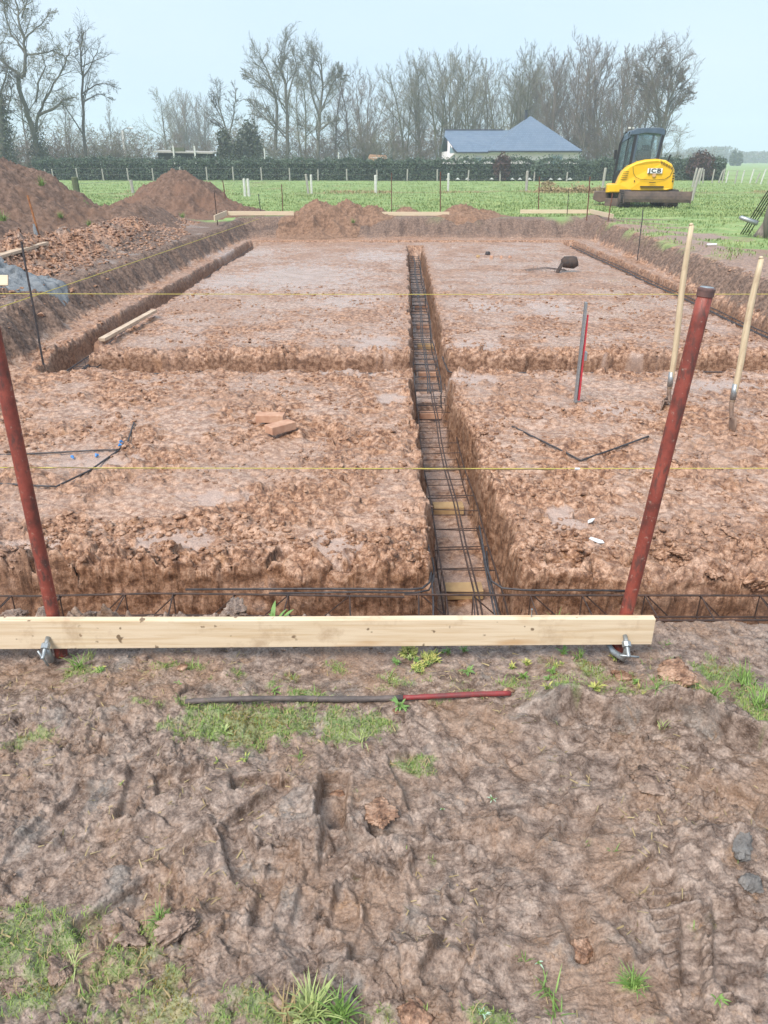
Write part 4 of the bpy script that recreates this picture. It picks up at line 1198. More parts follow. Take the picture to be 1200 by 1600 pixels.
blades_np('moss', x[~k1], y[~k1], rs.uniform(.004, .015, (~k1).sum()), rs.uniform(.0012, .0024, (~k1).sum()), M['moss'], .9, label='short bright green mossy grass in patches on the near mud')
blades_np('brown_moss', x[k1], y[k1], rs.uniform(.004, .011, k1.sum()), rs.uniform(.0012, .0024, k1.sum()), M['moss_rust'], .9, label='rusty brown moss mixed with the green patches')
k3 = rs.rand(len(x)) < .05
blades_np('dead_grass', x[k3], y[k3], rs.uniform(.012, .030, k3.sum()), rs.uniform(.0012, .0022, k3.sum()), M['straw'], 1.6, label='dead straw blades lying through the mossy patches')
k4 = rs.rand(len(x)) < .03
blades_np('longer_grass', x[k4], y[k4], rs.uniform(.02, .04, k4.sum()), rs.uniform(.0014, .0028, k4.sum()), M['blade'], 1.2, label='longer green blades standing out of the mossy patches')
# pasture
n = 150000
y = 23.2 * (66 / 23.2) ** (rs.rand(n) ** 1.15); x = rs.uniform(-.56, .56, n) * (y + 2)
g = (y > 23.4); x = x[g]; y = y[g]
s = rs.uniform(.03, .085, len(x)) * (.6 + .8 * (fbm(x, y, .5, 3, 320) + .5)); s = np.clip(s, .02, .12)
blades_np('pasture_grass', x, y, s, s * .32, M['field_blade'], .9, label='short green pasture grass between the dig and the hedge')
n = 26000; y = rs.uniform(8, 24, n); x = rs.uniform(5.6, 13, n)
g = fbm(x, y, .9, 4, 141) > .02; x = x[g]; y = y[g]; s = rs.uniform(.03, .08, len(x))
blades_np('verge_grass', x, y, s, s * .22, M['field_blade'], .9, label='thin grass on the ground right of the dig')
n = 9000; y = rs.uniform(40, 42.6, n); x = rs.uniform(-18, 22, n)
g = fbm(x, y * .6, .3, 3, 330) > .05; x = x[g]; y = y[g]; s = rs.uniform(.05, .16, len(x))
blades_np('dry_grass', x, y, s, s * .2, M['straw'], 1.2, label='band of dry straw-coloured grass across the pasture')

def plant(px, py, size, kind, mat, label, cat='weed', n=14, z0=None):
    p = gp(px, py, (0 if py > 940 else PAD) if z0 is None else z0)
    if z0 is not None: p = G(px, py, z0)
    r = random.Random(int(px * 7 + py)); m = MB()
    root = empty({'tuft': 'grass_tuft', 'leafy': 'weed', 'rosette': 'weed'}[kind], p, r.random() * 6, label, cat)
    if kind == 'tuft':
        for i in range(n):
            an = r.random() * 6.283; sp = r.uniform(.1, .9); L = size * r.uniform(.5, 1.1)
            m.blade((r.uniform(-1, 1) * size * .2, r.uniform(-1, 1) * size * .2, -.004), (math.cos(an) * sp, math.sin(an) * sp, 1), L, size * .045 + .0012, r.uniform(.4, 1.6), 4)
        m.build('blades', M[mat], root)
    else:
        st = MB()
        for i in range(n):
            an = r.random() * 6.283; sp = r.uniform(.5, 1.4) if kind == 'rosette' else r.uniform(.15, .8); L = size * r.uniform(.45, 1.0)
            d = Vector((math.cos(an) * sp, math.sin(an) * sp, 1)).normalized()
            q = Vector((r.uniform(-1, 1) * size * (.15 if n < 40 else .75), r.uniform(-1, 1) * size * (.15 if n < 40 else .75), 0))
            st.tube([q, q + d * L * .5], .0012, 4)
            m.blade(q + d * L * .35, (d.x, d.y, d.z * .6), L * .75, size * r.uniform(.14, .24), r.uniform(.5, 1.4), 4)
        m.build('leaves', M[mat], root); st.build('stems', M['blade'], root)
    return root
for (x, y, s, k, mt, n_, lab) in [
    (485, 1585, .08, 'tuft', 'blade_pale', 95, 'large pale green grass tuft at the bottom edge'), (530, 1592, .085, 'tuft', 'blade', 45, 'green grass tuft beside the large pale one at the bottom edge'), (450, 1590, .08, 'tuft', 'straw', 22, 'straw-coloured stalks left of the large bottom tuft'), (990, 1540, .05, 'tuft', 'blade', 60, 'bright green round tuft in the lower right mud'),
    (122, 1042, .07, 'tuft', 'blade', 40, 'grass tuft under the plank beside the left clamp'), (140, 1030, .05, 'tuft', 'blade_pale', 18, 'pale blades next to the left clamp tuft'), (1165, 1068, .10, 'tuft', 'blade', 26, 'broad-bladed grass tuft near the right edge'), (1185, 1105, .08, 'tuft', 'blade', 40, 'darker tuft at the right edge below the broad-bladed one'),
    (1110, 1098, .06, 'tuft', 'blade', 40, 'thick green tuft on the ledge at the right'), (565, 1160, .055, 'tuft', 'blade_pale', 24, 'pale upright tuft on the moss below the bar'), (540, 1140, .05, 'tuft', 'blade_pale', 10, 'thin pale stalks above the upright tuft'), (468, 1182, .035, 'tuft', 'blade', 18, 'small tuft left of the upright pale tuft'),
    (250, 1440, .05, 'tuft', 'blade', 45, 'dark green tuft between the two lumps, lower left'), (855, 1550, .06, 'tuft', 'blade', 16, 'thin tuft in the lower right near the bottom'), (870, 1585, .05, 'tuft', 'blade', 14, 'small tuft at the bottom edge, lower right'), (820, 1500, .03, 'tuft', 'blade', 10, 'tiny sprig in the lower middle right'),
    (120, 1505, .055, 'tuft', 'blade_pale', 9, 'long pale stalks over the moss beside a clod'), (220, 1505, .05, 'tuft', 'straw', 7, 'dry stalks right of the moss clod'), (958, 1330, .03, 'tuft', 'blade', 8, 'tiny sprig right of centre in the mud'), (1000, 1400, .035, 'tuft', 'straw', 12, 'dry wisp in the right foreground'),
    (873, 950, .085, 'tuft', 'blade', 26, 'spiky green tuft behind the plank at the trench edge'), (905, 1030, .05, 'tuft', 'blade', 30, 'tuft under the plank left of the right clamp'), (935, 1048, .035, 'tuft', 'blade', 14, 'small tuft beside the reddish clod'), (1025, 1085, .05, 'tuft', 'blade', 18, 'tuft on the ledge between moss and clod'), (1040, 1005, .035, 'tuft', 'blade', 18, 'small tuft right of the plank end'), (1045, 1090, .05, 'tuft', 'blade_pale', 12, 'pale tuft near the ledge'),
    (375, 1215, .025, 'tuft', 'blade', 6, 'single blades left of the boot print'), (500, 1085, .03, 'tuft', 'blade', 14, 'tiny tuft above the bar'), (770, 1250, .018, 'rosette', 'weed_pale', 5, 'pale green leaf lying in the mud right of centre'), (692, 1265, .013, 'rosette', 'weed_pale', 3, 'small pale leaf in the mud at centre'),
    (840, 1505, .018, 'rosette', 'weed_pale', 4, 'pale green leaf in the lower right mud'), (753, 1585, .018, 'rosette', 'weed_pale', 12, 'pale frilly leaf at the bottom edge'), (430, 950, .095, 'leafy', 'weed', 9, 'leafy green weed standing behind the plank, left of centre'), (625, 1108, .05, 'rosette', 'weed', 16, 'green rosette of narrow leaves under the bar'),
    (640, 1022, .032, 'leafy', 'weed_yellow', 90, 'yellowing leafy weed under the middle of the plank'), (672, 1032, .032, 'leafy', 'weed_yellow', 90, 'brown and yellow weed beside the yellowing one'), (655, 1046, .028, 'leafy', 'weed_yellow', 60, 'lower part of the yellowing clump under the plank'), (620, 1036, .028, 'leafy', 'weed', 26, 'greener weed at the left of the yellowing clump'),
    (730, 1050, .035, 'rosette', 'weed', 14, 'small green weed right of the yellowing clump'), (800, 1046, .028, 'leafy', 'weed_yellow', 24, 'yellow-green weed above the red end of the bar'), (823, 1040, .03, 'leafy', 'weed_yellow', 24, 'taller yellow weed above the red end of the bar'), (700, 1020, .03, 'leafy', 'weed', 14, 'small green leaves under the plank right of the clump'), (725, 1018, .03, 'leafy', 'weed', 14, 'leaves just under the plank, right of the middle'),
    (880, 1022, .035, 'leafy', 'weed', 16, 'green leaves under the plank near the right clamp'), (960, 1030, .03, 'leafy', 'weed_yellow', 14, 'yellow leaves below the right clamp'), (350, 1145, .035, 'rosette', 'blade_pale', 8, 'pale green weed on the big moss patch'), (340, 1190, .02, 'rosette', 'weed_yellow', 6, 'tiny yellow leaf below the moss patch'), (385, 1190, .03, 'rosette', 'weed_yellow', 8, 'yellowed rosette at the edge of the moss patch'),
    (855, 1078, .035, 'leafy', 'weed_yellow', 12, 'yellow weed on the ledge at the right'), (930, 1080, .05, 'leafy', 'weed_yellow', 20, 'pale yellow weed behind the ledge'), (1120, 1560, .03, 'rosette', 'blade', 7, 'leaf at the lower right edge'), (190, 1225, .015, 'rosette', 'weed_yellow', 4, 'yellow scrap of leaf at the left'), (330, 1062, .02, 'tuft', 'blade', 14, 'small tuft in the mud below the plank'), (280, 1068, .02, 'rosette', 'weed', 5, 'tiny leaves below the plank on the left')]:
    plant(x, y, s, k, mt, lab, 'grass tuft' if k == 'tuft' else 'weed', n_)
# tufts on the left heap and the small clump of turf on the far bank
for (x, y, s, lab) in [(65, 290, .22, 'green tuft high on the big left heap'), (5, 345, .22, 'green tuft at the left edge of the big heap'), (95, 340, .18, 'tuft halfway down the big left heap'), (140, 353, .16, 'tuft low on the right flank of the big left heap'), (285, 340, .2, 'tuft at the foot of the pointed heap'), (250, 345, .15, 'short tuft left of the foot of the pointed heap'), (552, 348, .16, 'turf clump hanging on the far bank')]:
    Y = {65: 17.4, 5: 15.6, 95: 17.3, 140: 17.2, 285: 21.6, 250: 21.6, 552: 21.9}[x]
    p = AT(x, y, Y); plant(x, y, s, 'tuft', 'blade', lab, 'grass tuft', 60, z0=p.z)

# small weeds and litter thickening the strip below the board
rw = random.Random(44)
for i, (cx_, cy_, dx_, dy_, k_, lab_) in enumerate([(650, 1030, 50, 16, 9, 'small yellowing sprig in the clump under the middle of the plank'), (860, 1045, 60, 18, 8, 'small sprig between the red bar end and the right clamp'), (1000, 1075, 60, 14, 6, 'small sprig around the reddish clods at the right'), (130, 1040, 30, 12, 4, 'small sprig around the left grass tuft'), (470, 1100, 60, 25, 5, 'small sprig on the moss around the bar')]):
    for q in range(k_):
        t_ = plant(cx_ + rw.uniform(-dx_, dx_), cy_ + rw.uniform(-dy_, dy_), rw.uniform(.016, .034), rw.choice(['leafy', 'rosette', 'tuft']), rw.choice(['weed', 'weed_yellow', 'blade', 'blade_pale']), lab_, 'sprig', rw.randint(8, 22))
        t_.name = 'sprig'; t_['group'] = 'sprigs: ' + lab_.replace('small ', '').replace('sprig ', '')
n = 2600; x = rs.uniform(-1.7, 1.7, n); y = rs.uniform(.9, 2.25, n); g = fbm(x, y, 2, 3, 350) + .9 * mossmask(x, y) > .12
x = x[g]; y = y[g]; V = []; F = []
zz = H(x, y)
for i in range(len(x)):
    L_ = rs.uniform(.008, .03); a_ = rs.rand() * 6.28; w_ = rs.uniform(.0008, .002)
    c_, s_ = math.cos(a_), math.sin(a_); z_ = zz[i] + .003
    V += [(x[i] - c_ * L_ / 2 - s_ * w_, y[i] - s_ * L_ / 2 + c_ * w_, z_), (x[i] - c_ * L_ / 2 + s_ * w_, y[i] - s_ * L_ / 2 - c_ * w_, z_), (x[i] + c_ * L_ / 2 + s_ * w_ * .5, y[i] + s_ * L_ / 2 - c_ * w_ * .5, z_ + rs.uniform(0, .008)), (x[i] + c_ * L_ / 2 - s_ * w_ * .5, y[i] + s_ * L_ / 2 + c_ * w_ * .5, z_ + rs.uniform(0, .006))]
    F.append([i * 4, i * 4 + 1, i * 4 + 2, i * 4 + 3])
o = mesh_np('straw_litter', np.array(V), np.array(F), M['straw']); tag(o, 'bits of straw and root scattered on the mud', 'litter', kind='stuff')
# ------------------------------------------------------------------ the excavator
def build_excavator():
    base = gp(1010, 326, 0); Y0 = base.y
    base.y += 1.5; base.x += .24; base.z = hz(base.x, base.y)
    root = empty('mini_excavator', base, R(-13), 'yellow tracked mini excavator with a grey cab seen from behind on the grass', 'excavator')
    sx = Y0 / 1265.0 ; sz = Y0 * .00073
    def X(px): return (px - 1010) * sx
    def Z(py): return (326 - py) * sz
    yel = simple('yellow_machine_paint', (0.86, 0.50, 0.006), (0.80, 0.44, 0.005), .3, 6, bump=.0003)
    grey = simple('blue_grey_cab_paint', (0.075, 0.11, 0.155), (0.05, 0.075, 0.11), .35, 4, bump=.0003)
    blk = simple('black_trim', (0.012, 0.014, 0.018), None, .5, 10)
    mud = simple('rusty_muddy_steel', (0.17, 0.115, 0.09), (0.08, 0.06, 0.055), .8, 6, bump=.01)
    trk = simple('muddy_rubber_track', (0.075, 0.062, 0.055), (0.03, 0.027, 0.026), .9, 7, bump=.01)
    dark = simple('dark_vent', (0.02, 0.014, 0.004), None, .8, 10)
    lit = simple('white_lamp_lens', (0.8, 0.78, 0.7), None, .3, 10)
    g = bpy.data.materials.new('cab_glass'); g.use_nodes = True
    gb = g.node_tree.nodes['Principled BSDF']; gb.inputs['Base Color'].default_value = (.55, .68, .72, 1); gb.inputs['Roughness'].default_value = .03
    gb.inputs['Transmission Weight'].default_value = .92; gb.inputs['IOR'].default_value = 1.12
    # undercarriage: two tracks, running away from us and a little to the left
    und = Matrix.Rotation(R(9), 3, 'Z')
    def track(cx, name='track'):
        m = MB(); prof = []
        Ln, r = .98, .27
        for i in range(13):
            an = -math.pi / 2 + math.pi * i / 12; prof.append((Ln + r * math.cos(an), r + r * math.sin(an)))
        for i in range(13):
            an = math.pi / 2 + math.pi * i / 12; prof.append((-Ln + r * math.cos(an), r + r * math.sin(an)))
        m.prismx(prof, cx - .17, cx + .17)
        for i in range(len(m.v)): m.v[i] = tuple(und @ Vector(m.v[i]))
        o = m.build(name, trk, root, bevel=.02)
        # grousers
        per = []
        for i in range(len(prof)):
            a = Vector(prof[i]); b = Vector(prof[(i + 1) % len(prof)]); d = (b - a).length; k = max(1, int(d / .11))
            for j in range(k): q = a.lerp(b, j / k); per.append((q, (b - a).normalized()))
        m = MB()
        for q, t in per:
            nrm = Vector((t.y, -t.x))
            c = und @ Vector((cx, q.x + nrm.x * .01, q.y + nrm.y * .01))
            rot = und @ Matrix(((1, 0, 0), (0, t.x, nrm.x), (0, t.y, nrm.y)))
            m.quadbox(c, (.345, .045, .05), rot)
        s = m.build('grouser_belt', trk, o)
        m = MB()
        for yy in (-Ln, Ln):
            m = MB(); c = und @ Vector((cx, yy, r)); a = und @ Vector((.18, 0, 0))
            m.tube([c - a, c + a], .19, 16); m.tube([c - a * 1.06, c + a * 1.06], .08, 12); m.build('track_wheel', mud, o)
        for yy in (-.5, 0, .5):
            c = und @ Vector((cx, yy, .13)); a = und @ Vector((.18, 0, 0)); m = MB(); m.tube([c - a, c + a], .09, 12); m.build('roller', mud, o)
    track(-.80); track(.80)
    m = MB(); m.quadbox((0, 0, .36), (1.3, .9, .24), und); m.tube([(0, 0, .42), (0, 0, .56)], .5, 24); m.build('undercarriage', mud, root, bevel=.02)
    # dozer blade at the rear, towards us
    bl = empty('dozer_blade', (0, 0, 0)); bl.parent = root
    bl['label'] = 'rusty dozer blade across the back of the tracks'
    x0, x1 = X(979), X(1076); z0, z1 = Z(316), Z(299)
    m = MB()
    prof = [(-1.72, z0), (-1.76, z0 + .1), (-1.765, z0 + .2), (-1.74, z1), (-1.70, z1), (-1.715, z0 + .2), (-1.69, z0)]
    m.prismx(prof, x0, x1); m.build('blade_plate', mud, bl)
    for xe in (x1 + .012, x0 - .012):
        m = MB(); m.quadbox((xe, -1.72, (z0 + z1) / 2), (.02, .14, z1 - z0 + .06)); m.build('blade_edge', mud, bl)
    for s in (-.35, .35):
        m = MB(); m.beam((s, -.3, .3), (s + .18, -1.68, z0 + .16), .1, .12); m.build('blade_arm', mud, bl)
    # step and dark box left of the blade
    m = MB(); m.quadbox((X(961), -1.30, Z(317)), (.42, .08, .24)); m.build('track_guard', mud, root, bevel=.01)
    # house body: rear counterweight with a rounded top
    up = empty('counterweight', (0, 0, 0)); up.parent = root
    pts = [(952, 303), (952, 291), (966, 290), (969, 279), (973, 269), (982, 260), (994, 254), (1006, 251), (1022, 250), (1036, 252), (1046, 258), (1051, 267), (1053, 280), (1053, 297), (1045, 299), (985, 300), (984, 303)]
    poly = [(X(a), Z(b)) for a, b in pts]
    m = MB(); nY = 10; ring = []
    cxm, czm = X(1012), Z(282)
    for j in range(nY + 1):                       # bulging towards us
        t = j / nY; yy = -1.02 + .25 * (1 - math.cos(t * math.pi / 2)) if False else None
    ys = [(-1.12, .90), (-1.09, .955), (-1.02, .99), (-.90, 1.0), (-.5, 1.0), (.2, .98), (.75, .93)]
    for (yy, k) in ys:
        b = len(m.v)
        for (px, pz) in poly:
            m.v.append((cxm + (px - cxm) * k, yy + .10 * abs((px - cxm)) ** 1.5, czm + (pz - czm) * k))
        ring.append(b)
    n = len(poly)
    for a, b in zip(ring[:-1], ring[1:]):
        for i in range(n):
            j = (i + 1) % n; m.f.append((a + i, a + j, b + j, b + i)); m.m.append(0)
    m.f.append(tuple(ring[0] + i for i in reversed(range(n)))); m.m.append(0); m.f.append(tuple(ring[-1] + i for i in range(n))); m.m.append(0)
    o = m.build('body_panel', yel, up, smooth=False, bevel=.012)
    yf = -1.125
    def yb(px): return -1.12 + .10 * abs(X(px) - cxm) ** 1.5
    # hood seam line, vents, label lines
    m = MB(); seam = [(988, 262), (990, 272), (994, 278), (1002, 281.5), (1020, 282.5), (1038, 281), (1045, 276), (1048, 266)]
    m.tube([(X(a), yb(a) - .004, Z(b)) for a, b in seam], .007, 6); m.build('hood_seam', dark, up)
    m = MB()
    for i in range(8):
        xx = 1028 + i * 2.6; yy = 254 + i * 1.35
        m.beam((X(xx), yb(xx) - .012, Z(yy - 1.5)), (X(xx + 2.2), yb(xx + 2) - .012, Z(yy + 4.0)), .010, .02)
    m.build('vent_slots', dark, up)
    m = MB()
    for i in range(5):
        yy = 270 + i * 3.0; m.beam((X(975 - i * .8), yb(975) + .02, Z(yy)), (X(983 - i * .5), yb(983) - .006, Z(yy - .6)), .012, .012)
    for i in range(4): m.quadbox((X(1050), yb(1050) - .004, Z(272 + i * 4)), (.05, .02, .035))
    m.build('side_slots', dark, up)
    m = MB(); m.quadbox((X(1020), yb(1020) + .02, Z(292.6)), (.76, .1, .03)); m.quadbox((X(1020), yb(1020) - .004, Z(286.3)), (.2, .012, .02)); m.tube([(X(993), yb(993) + .02, Z(284)), (X(993), yb(993) - .01, Z(284))], .022, 10); m.build('latch', dark, up)
    # maker plate with the three letters
    pl = MB(); w_ = (X(1032) - X(1010)); pl.quadbox((X(1021.3), yb(1021) - .006, Z(268.2)), (w_, .012, .155)); plate = pl.build('logo_plate', simple('white_decal', (0.75, 0.75, 0.72), (0.72, .72, .7), .4), up)
    cu = bpy.data.curves.new('lettering', 'FONT'); cu.body = 'JCB'; cu.size = .20; cu.align_x = 'CENTER'; cu.align_y = 'CENTER'; cu.extrude = .004; cu.offset = .006; cu.space_character = 1.15
    tmp_ = bpy.data.objects.new('lettering', cu); COL.objects.link(tmp_); bpy.context.view_layer.update()
    lm = bpy.data.meshes.new_from_object(tmp_.evaluated_get(bpy.context.evaluated_depsgraph_get())); bpy.data.objects.remove(tmp_)
    lt = bpy.data.objects.new('lettering', lm); COL.objects.link(lt); lt.parent = plate; lm.materials.clear(); lm.materials.append(blk)
    lt.location = (X(1021.3), yb(1021) - .016, Z(268.2)); lt.rotation_euler = (R(90), 0, 0); lt.scale = (1.18, .86, 1)
    # small maker's crest under the letters: a plain ringed disc, pinkish
    m = MB(); cst = (X(1021), yb(1021) - .005, Z(274.8)); m.tube([(cst[0], cst[1] + .005, cst[2]), (cst[0], cst[1] - .004, cst[2])], .062, 16)
    m.build('crest', simple('pink_grey_decal', (0.62, 0.36, 0.16), (0.55, 0.3, 0.14), .5), up)
    m = MB(); m.tube([(X(1040), -.85, Z(254)), (X(1041), -.85, Z(247)), (X(1042.5), -.87, Z(244))], [.03, .028, .03], 10); m.build('exhaust', blk, up)
    # cab
    cab = empty('cab', (0, 0, 0)); cab.parent = root
    # lower dark side panel and door strip on the left
    yB, yF = -.66, .75
    def P(px, py, y): return Vector((X(px), y, Z(py)))
    for a_, b_, w1_, w2_ in ((P(984, 262, yB), P(988, 206, yB), .085, .09), (P(1024, 252, yB), P(1029, 207, yB), .075, .09), (P(969, 226, yF), P(977, 207, yF), .07, .08),
                             (P(964, 296, yF), P(969, 226, yF), .07, .08), (P(1015, 262, yF), P(1020, 208, yF), .07, .08), (P(976, 292, .02), P(981, 208, .02), .07, .10)):
        m = MB(); m.beam(a_, b_, w1_, w2_); m.build('pillar', blk, cab)
    m = MB()
    roof = [(966, 214), (974, 206.5), (984, 203.5), (1000, 203), (1022, 203), (1028, 204.5), (1030, 208), (1030, 213), (1024, 214.5), (990, 214.5)]
    roof = [(979, 214), (981, 207), (988, 203.6), (1000, 203), (1022, 203), (1028, 204.5), (1030.5, 209), (1030, 215), (1020, 212.4), (1002, 211), (991, 213)]
    b0 = len(m.v); pr = [(X(a), Z(b)) for a, b in roof]
    m.prism(pr, yB - .05, yF + .1)
    m.build('roof', grey, cab, bevel=.02)
    m = MB(); sl = [(-.0, 0)]
    m.hexa([P(971, 224, yF), P(980, 209, yF), P(986, 209, yB), P(984, 214, yB), P(973, 214, yF), P(980, 205.5, yF), P(988, 204.5, yB), P(987, 209, yB)])
    m.build('roof_edge', grey, cab)
    # rear panels: frame around the rear window
    m = MB()
    m.prism([(X(983), Z(262)), (X(987), Z(213)), (X(992), Z(213)), (X(990), Z(252)), (X(993), Z(256)), (X(986), Z(262))], yB - .03, yB + .02)
    m.build('rear_frame', grey, cab); m = MB()
    m.prism([(X(1021), Z(252)), (X(1025), Z(213)), (X(1030), Z(212)), (X(1027), Z(252))], yB - .03, yB + .02)
    m.build('rear_frame', grey, cab)
    m = MB(); m.prism([(X(984), Z(262)), (X(990), Z(211)), (X(1026), Z(211)), (X(1023), Z(250))], yB + .0, yB + .012); m.build('rear_window', g, cab)
    m = MB(); m.hexa([P(966, 296, yF - .02), P(984, 292, yB), P(984.4, 292, yB), P(966.4, 296, yF), P(973, 210, yF - .02), P(986, 208, yB), P(986.4, 208, yB), P(973.4, 210, yF)])
    m.build('side_window', g, cab)
    m = MB(); m.hexa([P(963, 300, yF), P(980, 298, yB - .02), P(982, 298, yB), P(965, 300, yF + .05), P(964.5, 272, yF), P(984, 262, yB - .02), P(986, 262, yB), P(966.5, 272, yF + .05)]); m.build('door', blk, cab)
    m = MB(); m.prism([(X(966), Z(272)), (X(973), Z(208)), (X(1018), Z(208)), (X(1012), Z(272))], yF + .03, yF + .045); m.build('windscreen', g, cab)
    m = MB(); m.quadbox(P(1004, 262, .1), (.55, .5, .2)); m.quadbox(P(1005, 250, -.1), (.50, .14, .55), Matrix.Rotation(R(-8), 3, 'X')); m.quadbox(P(1006, 233, -.14), (.28, .1, .18)); m.build('seat', blk, cab, bevel=.04)
    m = MB(); m.beam(P(989, 250, .3), P(992, 222, .3), .09, .05); m.build('hand_rail', yel, cab)
    m = MB(); m.tube([P(978, 203.5, -.3), P(978, 201, -.3)], .045, 10); m.tube([P(983, 204, -.6), P(983, 202, -.6)], .035, 10); m.build('work_lamp', lit, cab)
    m = MB(); m.beam(P(966, 262, yF + .1), P(963, 250, yF + .1), .02, .02); m.quadbox(P(963.5, 243, yF + .1), (.10, .04, .30)); m.build('mirror', blk, cab)
    # boom folded away in front with the bucket resting at the left
    m = MB(); m.beam((X(998), .9, .75), (X(1000), 1.9, 1.35), .16, .2); m.beam((X(1000), 1.9, 1.35), (X(996), 2.5, .75), .14, .2); m.build('boom', yel, root, bevel=.015)
    bk = [(X(934), Z(316)), (X(936), Z(303)), (X(958), Z(302)), (X(960), Z(318)), (X(945), Z(321))]
    bkx = (X(947)); m = MB(); m.prism([(p[0], p[1]) for p in bk], .1, .75); m.build('bucket', mud, root, bevel=.02)
    m = MB(); m.beam((X(952), .5, .5), (X(985), 2.4, .8), .10, .13); m.build('dipper', mud, root)
build_excavator()

# --- leaning tree stump with bars at the right edge
def stump():
    base = gp(1196, 371, 0); root = empty('tree_stump', base, 0, 'split weathered grey stump at the right edge of the picture', 'tree stump')
    s = base.y / 1240.
    m = MB()
    K = 14; pts = []; rr = []
    for i in range(K + 1):
        t = i / K; pts.append((( 8 + 30 * t) * s, .1, -.1 + t * 1.5)); rr.append(.21 * (1 + .5 * (1 - t) ** 3) - .05 * t)
    m.tube(pts, rr, 26)
    for i, v in enumerate(m.v):
        k = i % 26; q = 1 + .13 * math.sin(k * 2.1) + .07 * math.sin(k * 4.7 + v[2] * 3)
        ring = i // 26
        if ring <= K:
            c = pts[ring]; m.v[i] = (c[0] + (v[0] - c[0]) * q, c[1] + (v[1] - c[1]) * q, v[2])
    m.build('trunk', simple('split_weathered_wood', (0.34, 0.28, 0.23), (0.13, 0.10, 0.085), .9, 5, stretch=(4, 4, .35), bump=.03), root, smooth=True)
    m = MB()
    m.tube([(-.10, -.26, -.02), (-.16, -.2, .35), (-.06, -.12, 1.15)], [.05, .05, .03], 8); m.build('bark_strip', M['bark'], root, smooth=True)
    b = gp(1160, 365, 0)
    for i, (dx, tx) in enumerate(((0, 0), (.05, .05), (.10, .04), (.14, .1))):
        f = gp(1156 + i * 4, 366 + (i == 3) * 2, 0); t = AT(1200 + i * 2, 298 + 3 * i, base.y - .25)
        m = MB(); m.tube([(0, 0, -.03), t - f], .013, 6)
        tag(m.build('steel_bar', M['rebar'], loc=f), ['leftmost dark bar leaning on the grey stump', 'second dark bar from the left leaning on the stump', 'third dark bar leaning on the stump', 'rightmost dark bar leaning on the stump'][i], 'steel bar', 'dark bars leaning on the stump')
    p = AT(1155, 339, base.y + .1); q = AT(1184, 349, base.y - .1); m = MB(); m.tube([(0, 0, 0), (q - p) * .1, q - p], [.02, .045, .05], 12)
    tag(m.build('metal_pipe', M['galv'], loc=p, smooth=True), 'shiny grey pipe sticking out left of the stump', 'pipe')
    p = gp(1104, 385, 0); m = MB(); m.tube([(0, 0, .03), (.18, 0, .035)], .02, 8); tag(m.build('tool', M['white'], loc=p), 'pale tube lying on the soil right of the dig', 'tube')
stump()
# ------------------------------------------------------------------ hedge, fences, house
HY = 64.0
def leaf_cloud(name, pts, size, mat, parent=None, kind=None):
    n = len(pts); rs = np.random.RandomState(9)
    a = rs.normal(size=(n, 3)); a /= np.linalg.norm(a, axis=1)[:, None]
    b = rs.normal(size=(n, 3)); b -= a * (a * b).sum(1)[:, None]; b /= np.linalg.norm(b, axis=1)[:, None]
    s = (size * rs.uniform(.6, 1.3, n))[:, None]
    V = np.stack([pts - a * s * .5 - b * s * .3, pts + a * s * .5 - b * s * .15, pts + a * s * .6 + b * s * .3, pts - a * s * .4 + b * s * .35], 1).reshape(-1, 3)
    F = np.arange(n * 4).reshape(-1, 4)
    o = mesh_np(name, V, F, mat, False)
    if parent is not None: o.parent = parent
    return o
def hx(px, Y=HY): return AT(px, 283, Y).x
def hedge(px0, px1, Y, ztop, depth, mat, label, n, name='hedge', cat='hedge', lump=.18, size=.10):
    x0, x1 = hx(px0, Y), hx(px1, Y); cx = (x0 + x1) / 2
    root = empty(name, (cx, Y, 0), 0, label, cat)
    rs = np.random.RandomState(int(px0) + 5)
    u = rs.uniform(x0, x1, n)
    top = ztop + fbm(u, u * 0, .6, 4, 401) * lump * 2 + fbm(u, u * 0, 3, 2, 402) * lump
    face = rs.rand(n)
    y = np.where(face < .6, -depth / 2 + rs.normal(size=n) * .07 + fbm(u, u * .3, .8, 3, 403) * .25, rs.uniform(-depth / 2, depth / 2, n))
    z = np.where(face < .6, rs.uniform(.05, 1, n) * top, top + rs.normal(size=n) * .05)
    spr = rs.rand(n) < .14; z = np.where(spr & (face >= .6), z + rs.uniform(0, .30, n) * (perlin(u * 4, u * 0 + 3, 9) > -.1), z)
    leaf_cloud('foliage', np.stack([u - cx, y, z], 1), np.full(n, size), mat, root)
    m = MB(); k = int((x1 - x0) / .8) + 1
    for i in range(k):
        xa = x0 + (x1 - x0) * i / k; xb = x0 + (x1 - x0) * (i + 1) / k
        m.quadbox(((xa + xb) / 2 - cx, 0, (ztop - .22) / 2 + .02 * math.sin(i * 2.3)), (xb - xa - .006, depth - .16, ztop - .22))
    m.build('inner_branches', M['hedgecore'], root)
    return root
hz0 = hz(0, HY)
hedge(60, 950, HY, 1.44, 1.1, M['hedge'], 'long clipped dark green hedge behind the pasture', 52000)
hedge(950, 1126, HY, 1.5, 1.1, M['hedge'], 'right stretch of the hedge behind the excavator', 11000)

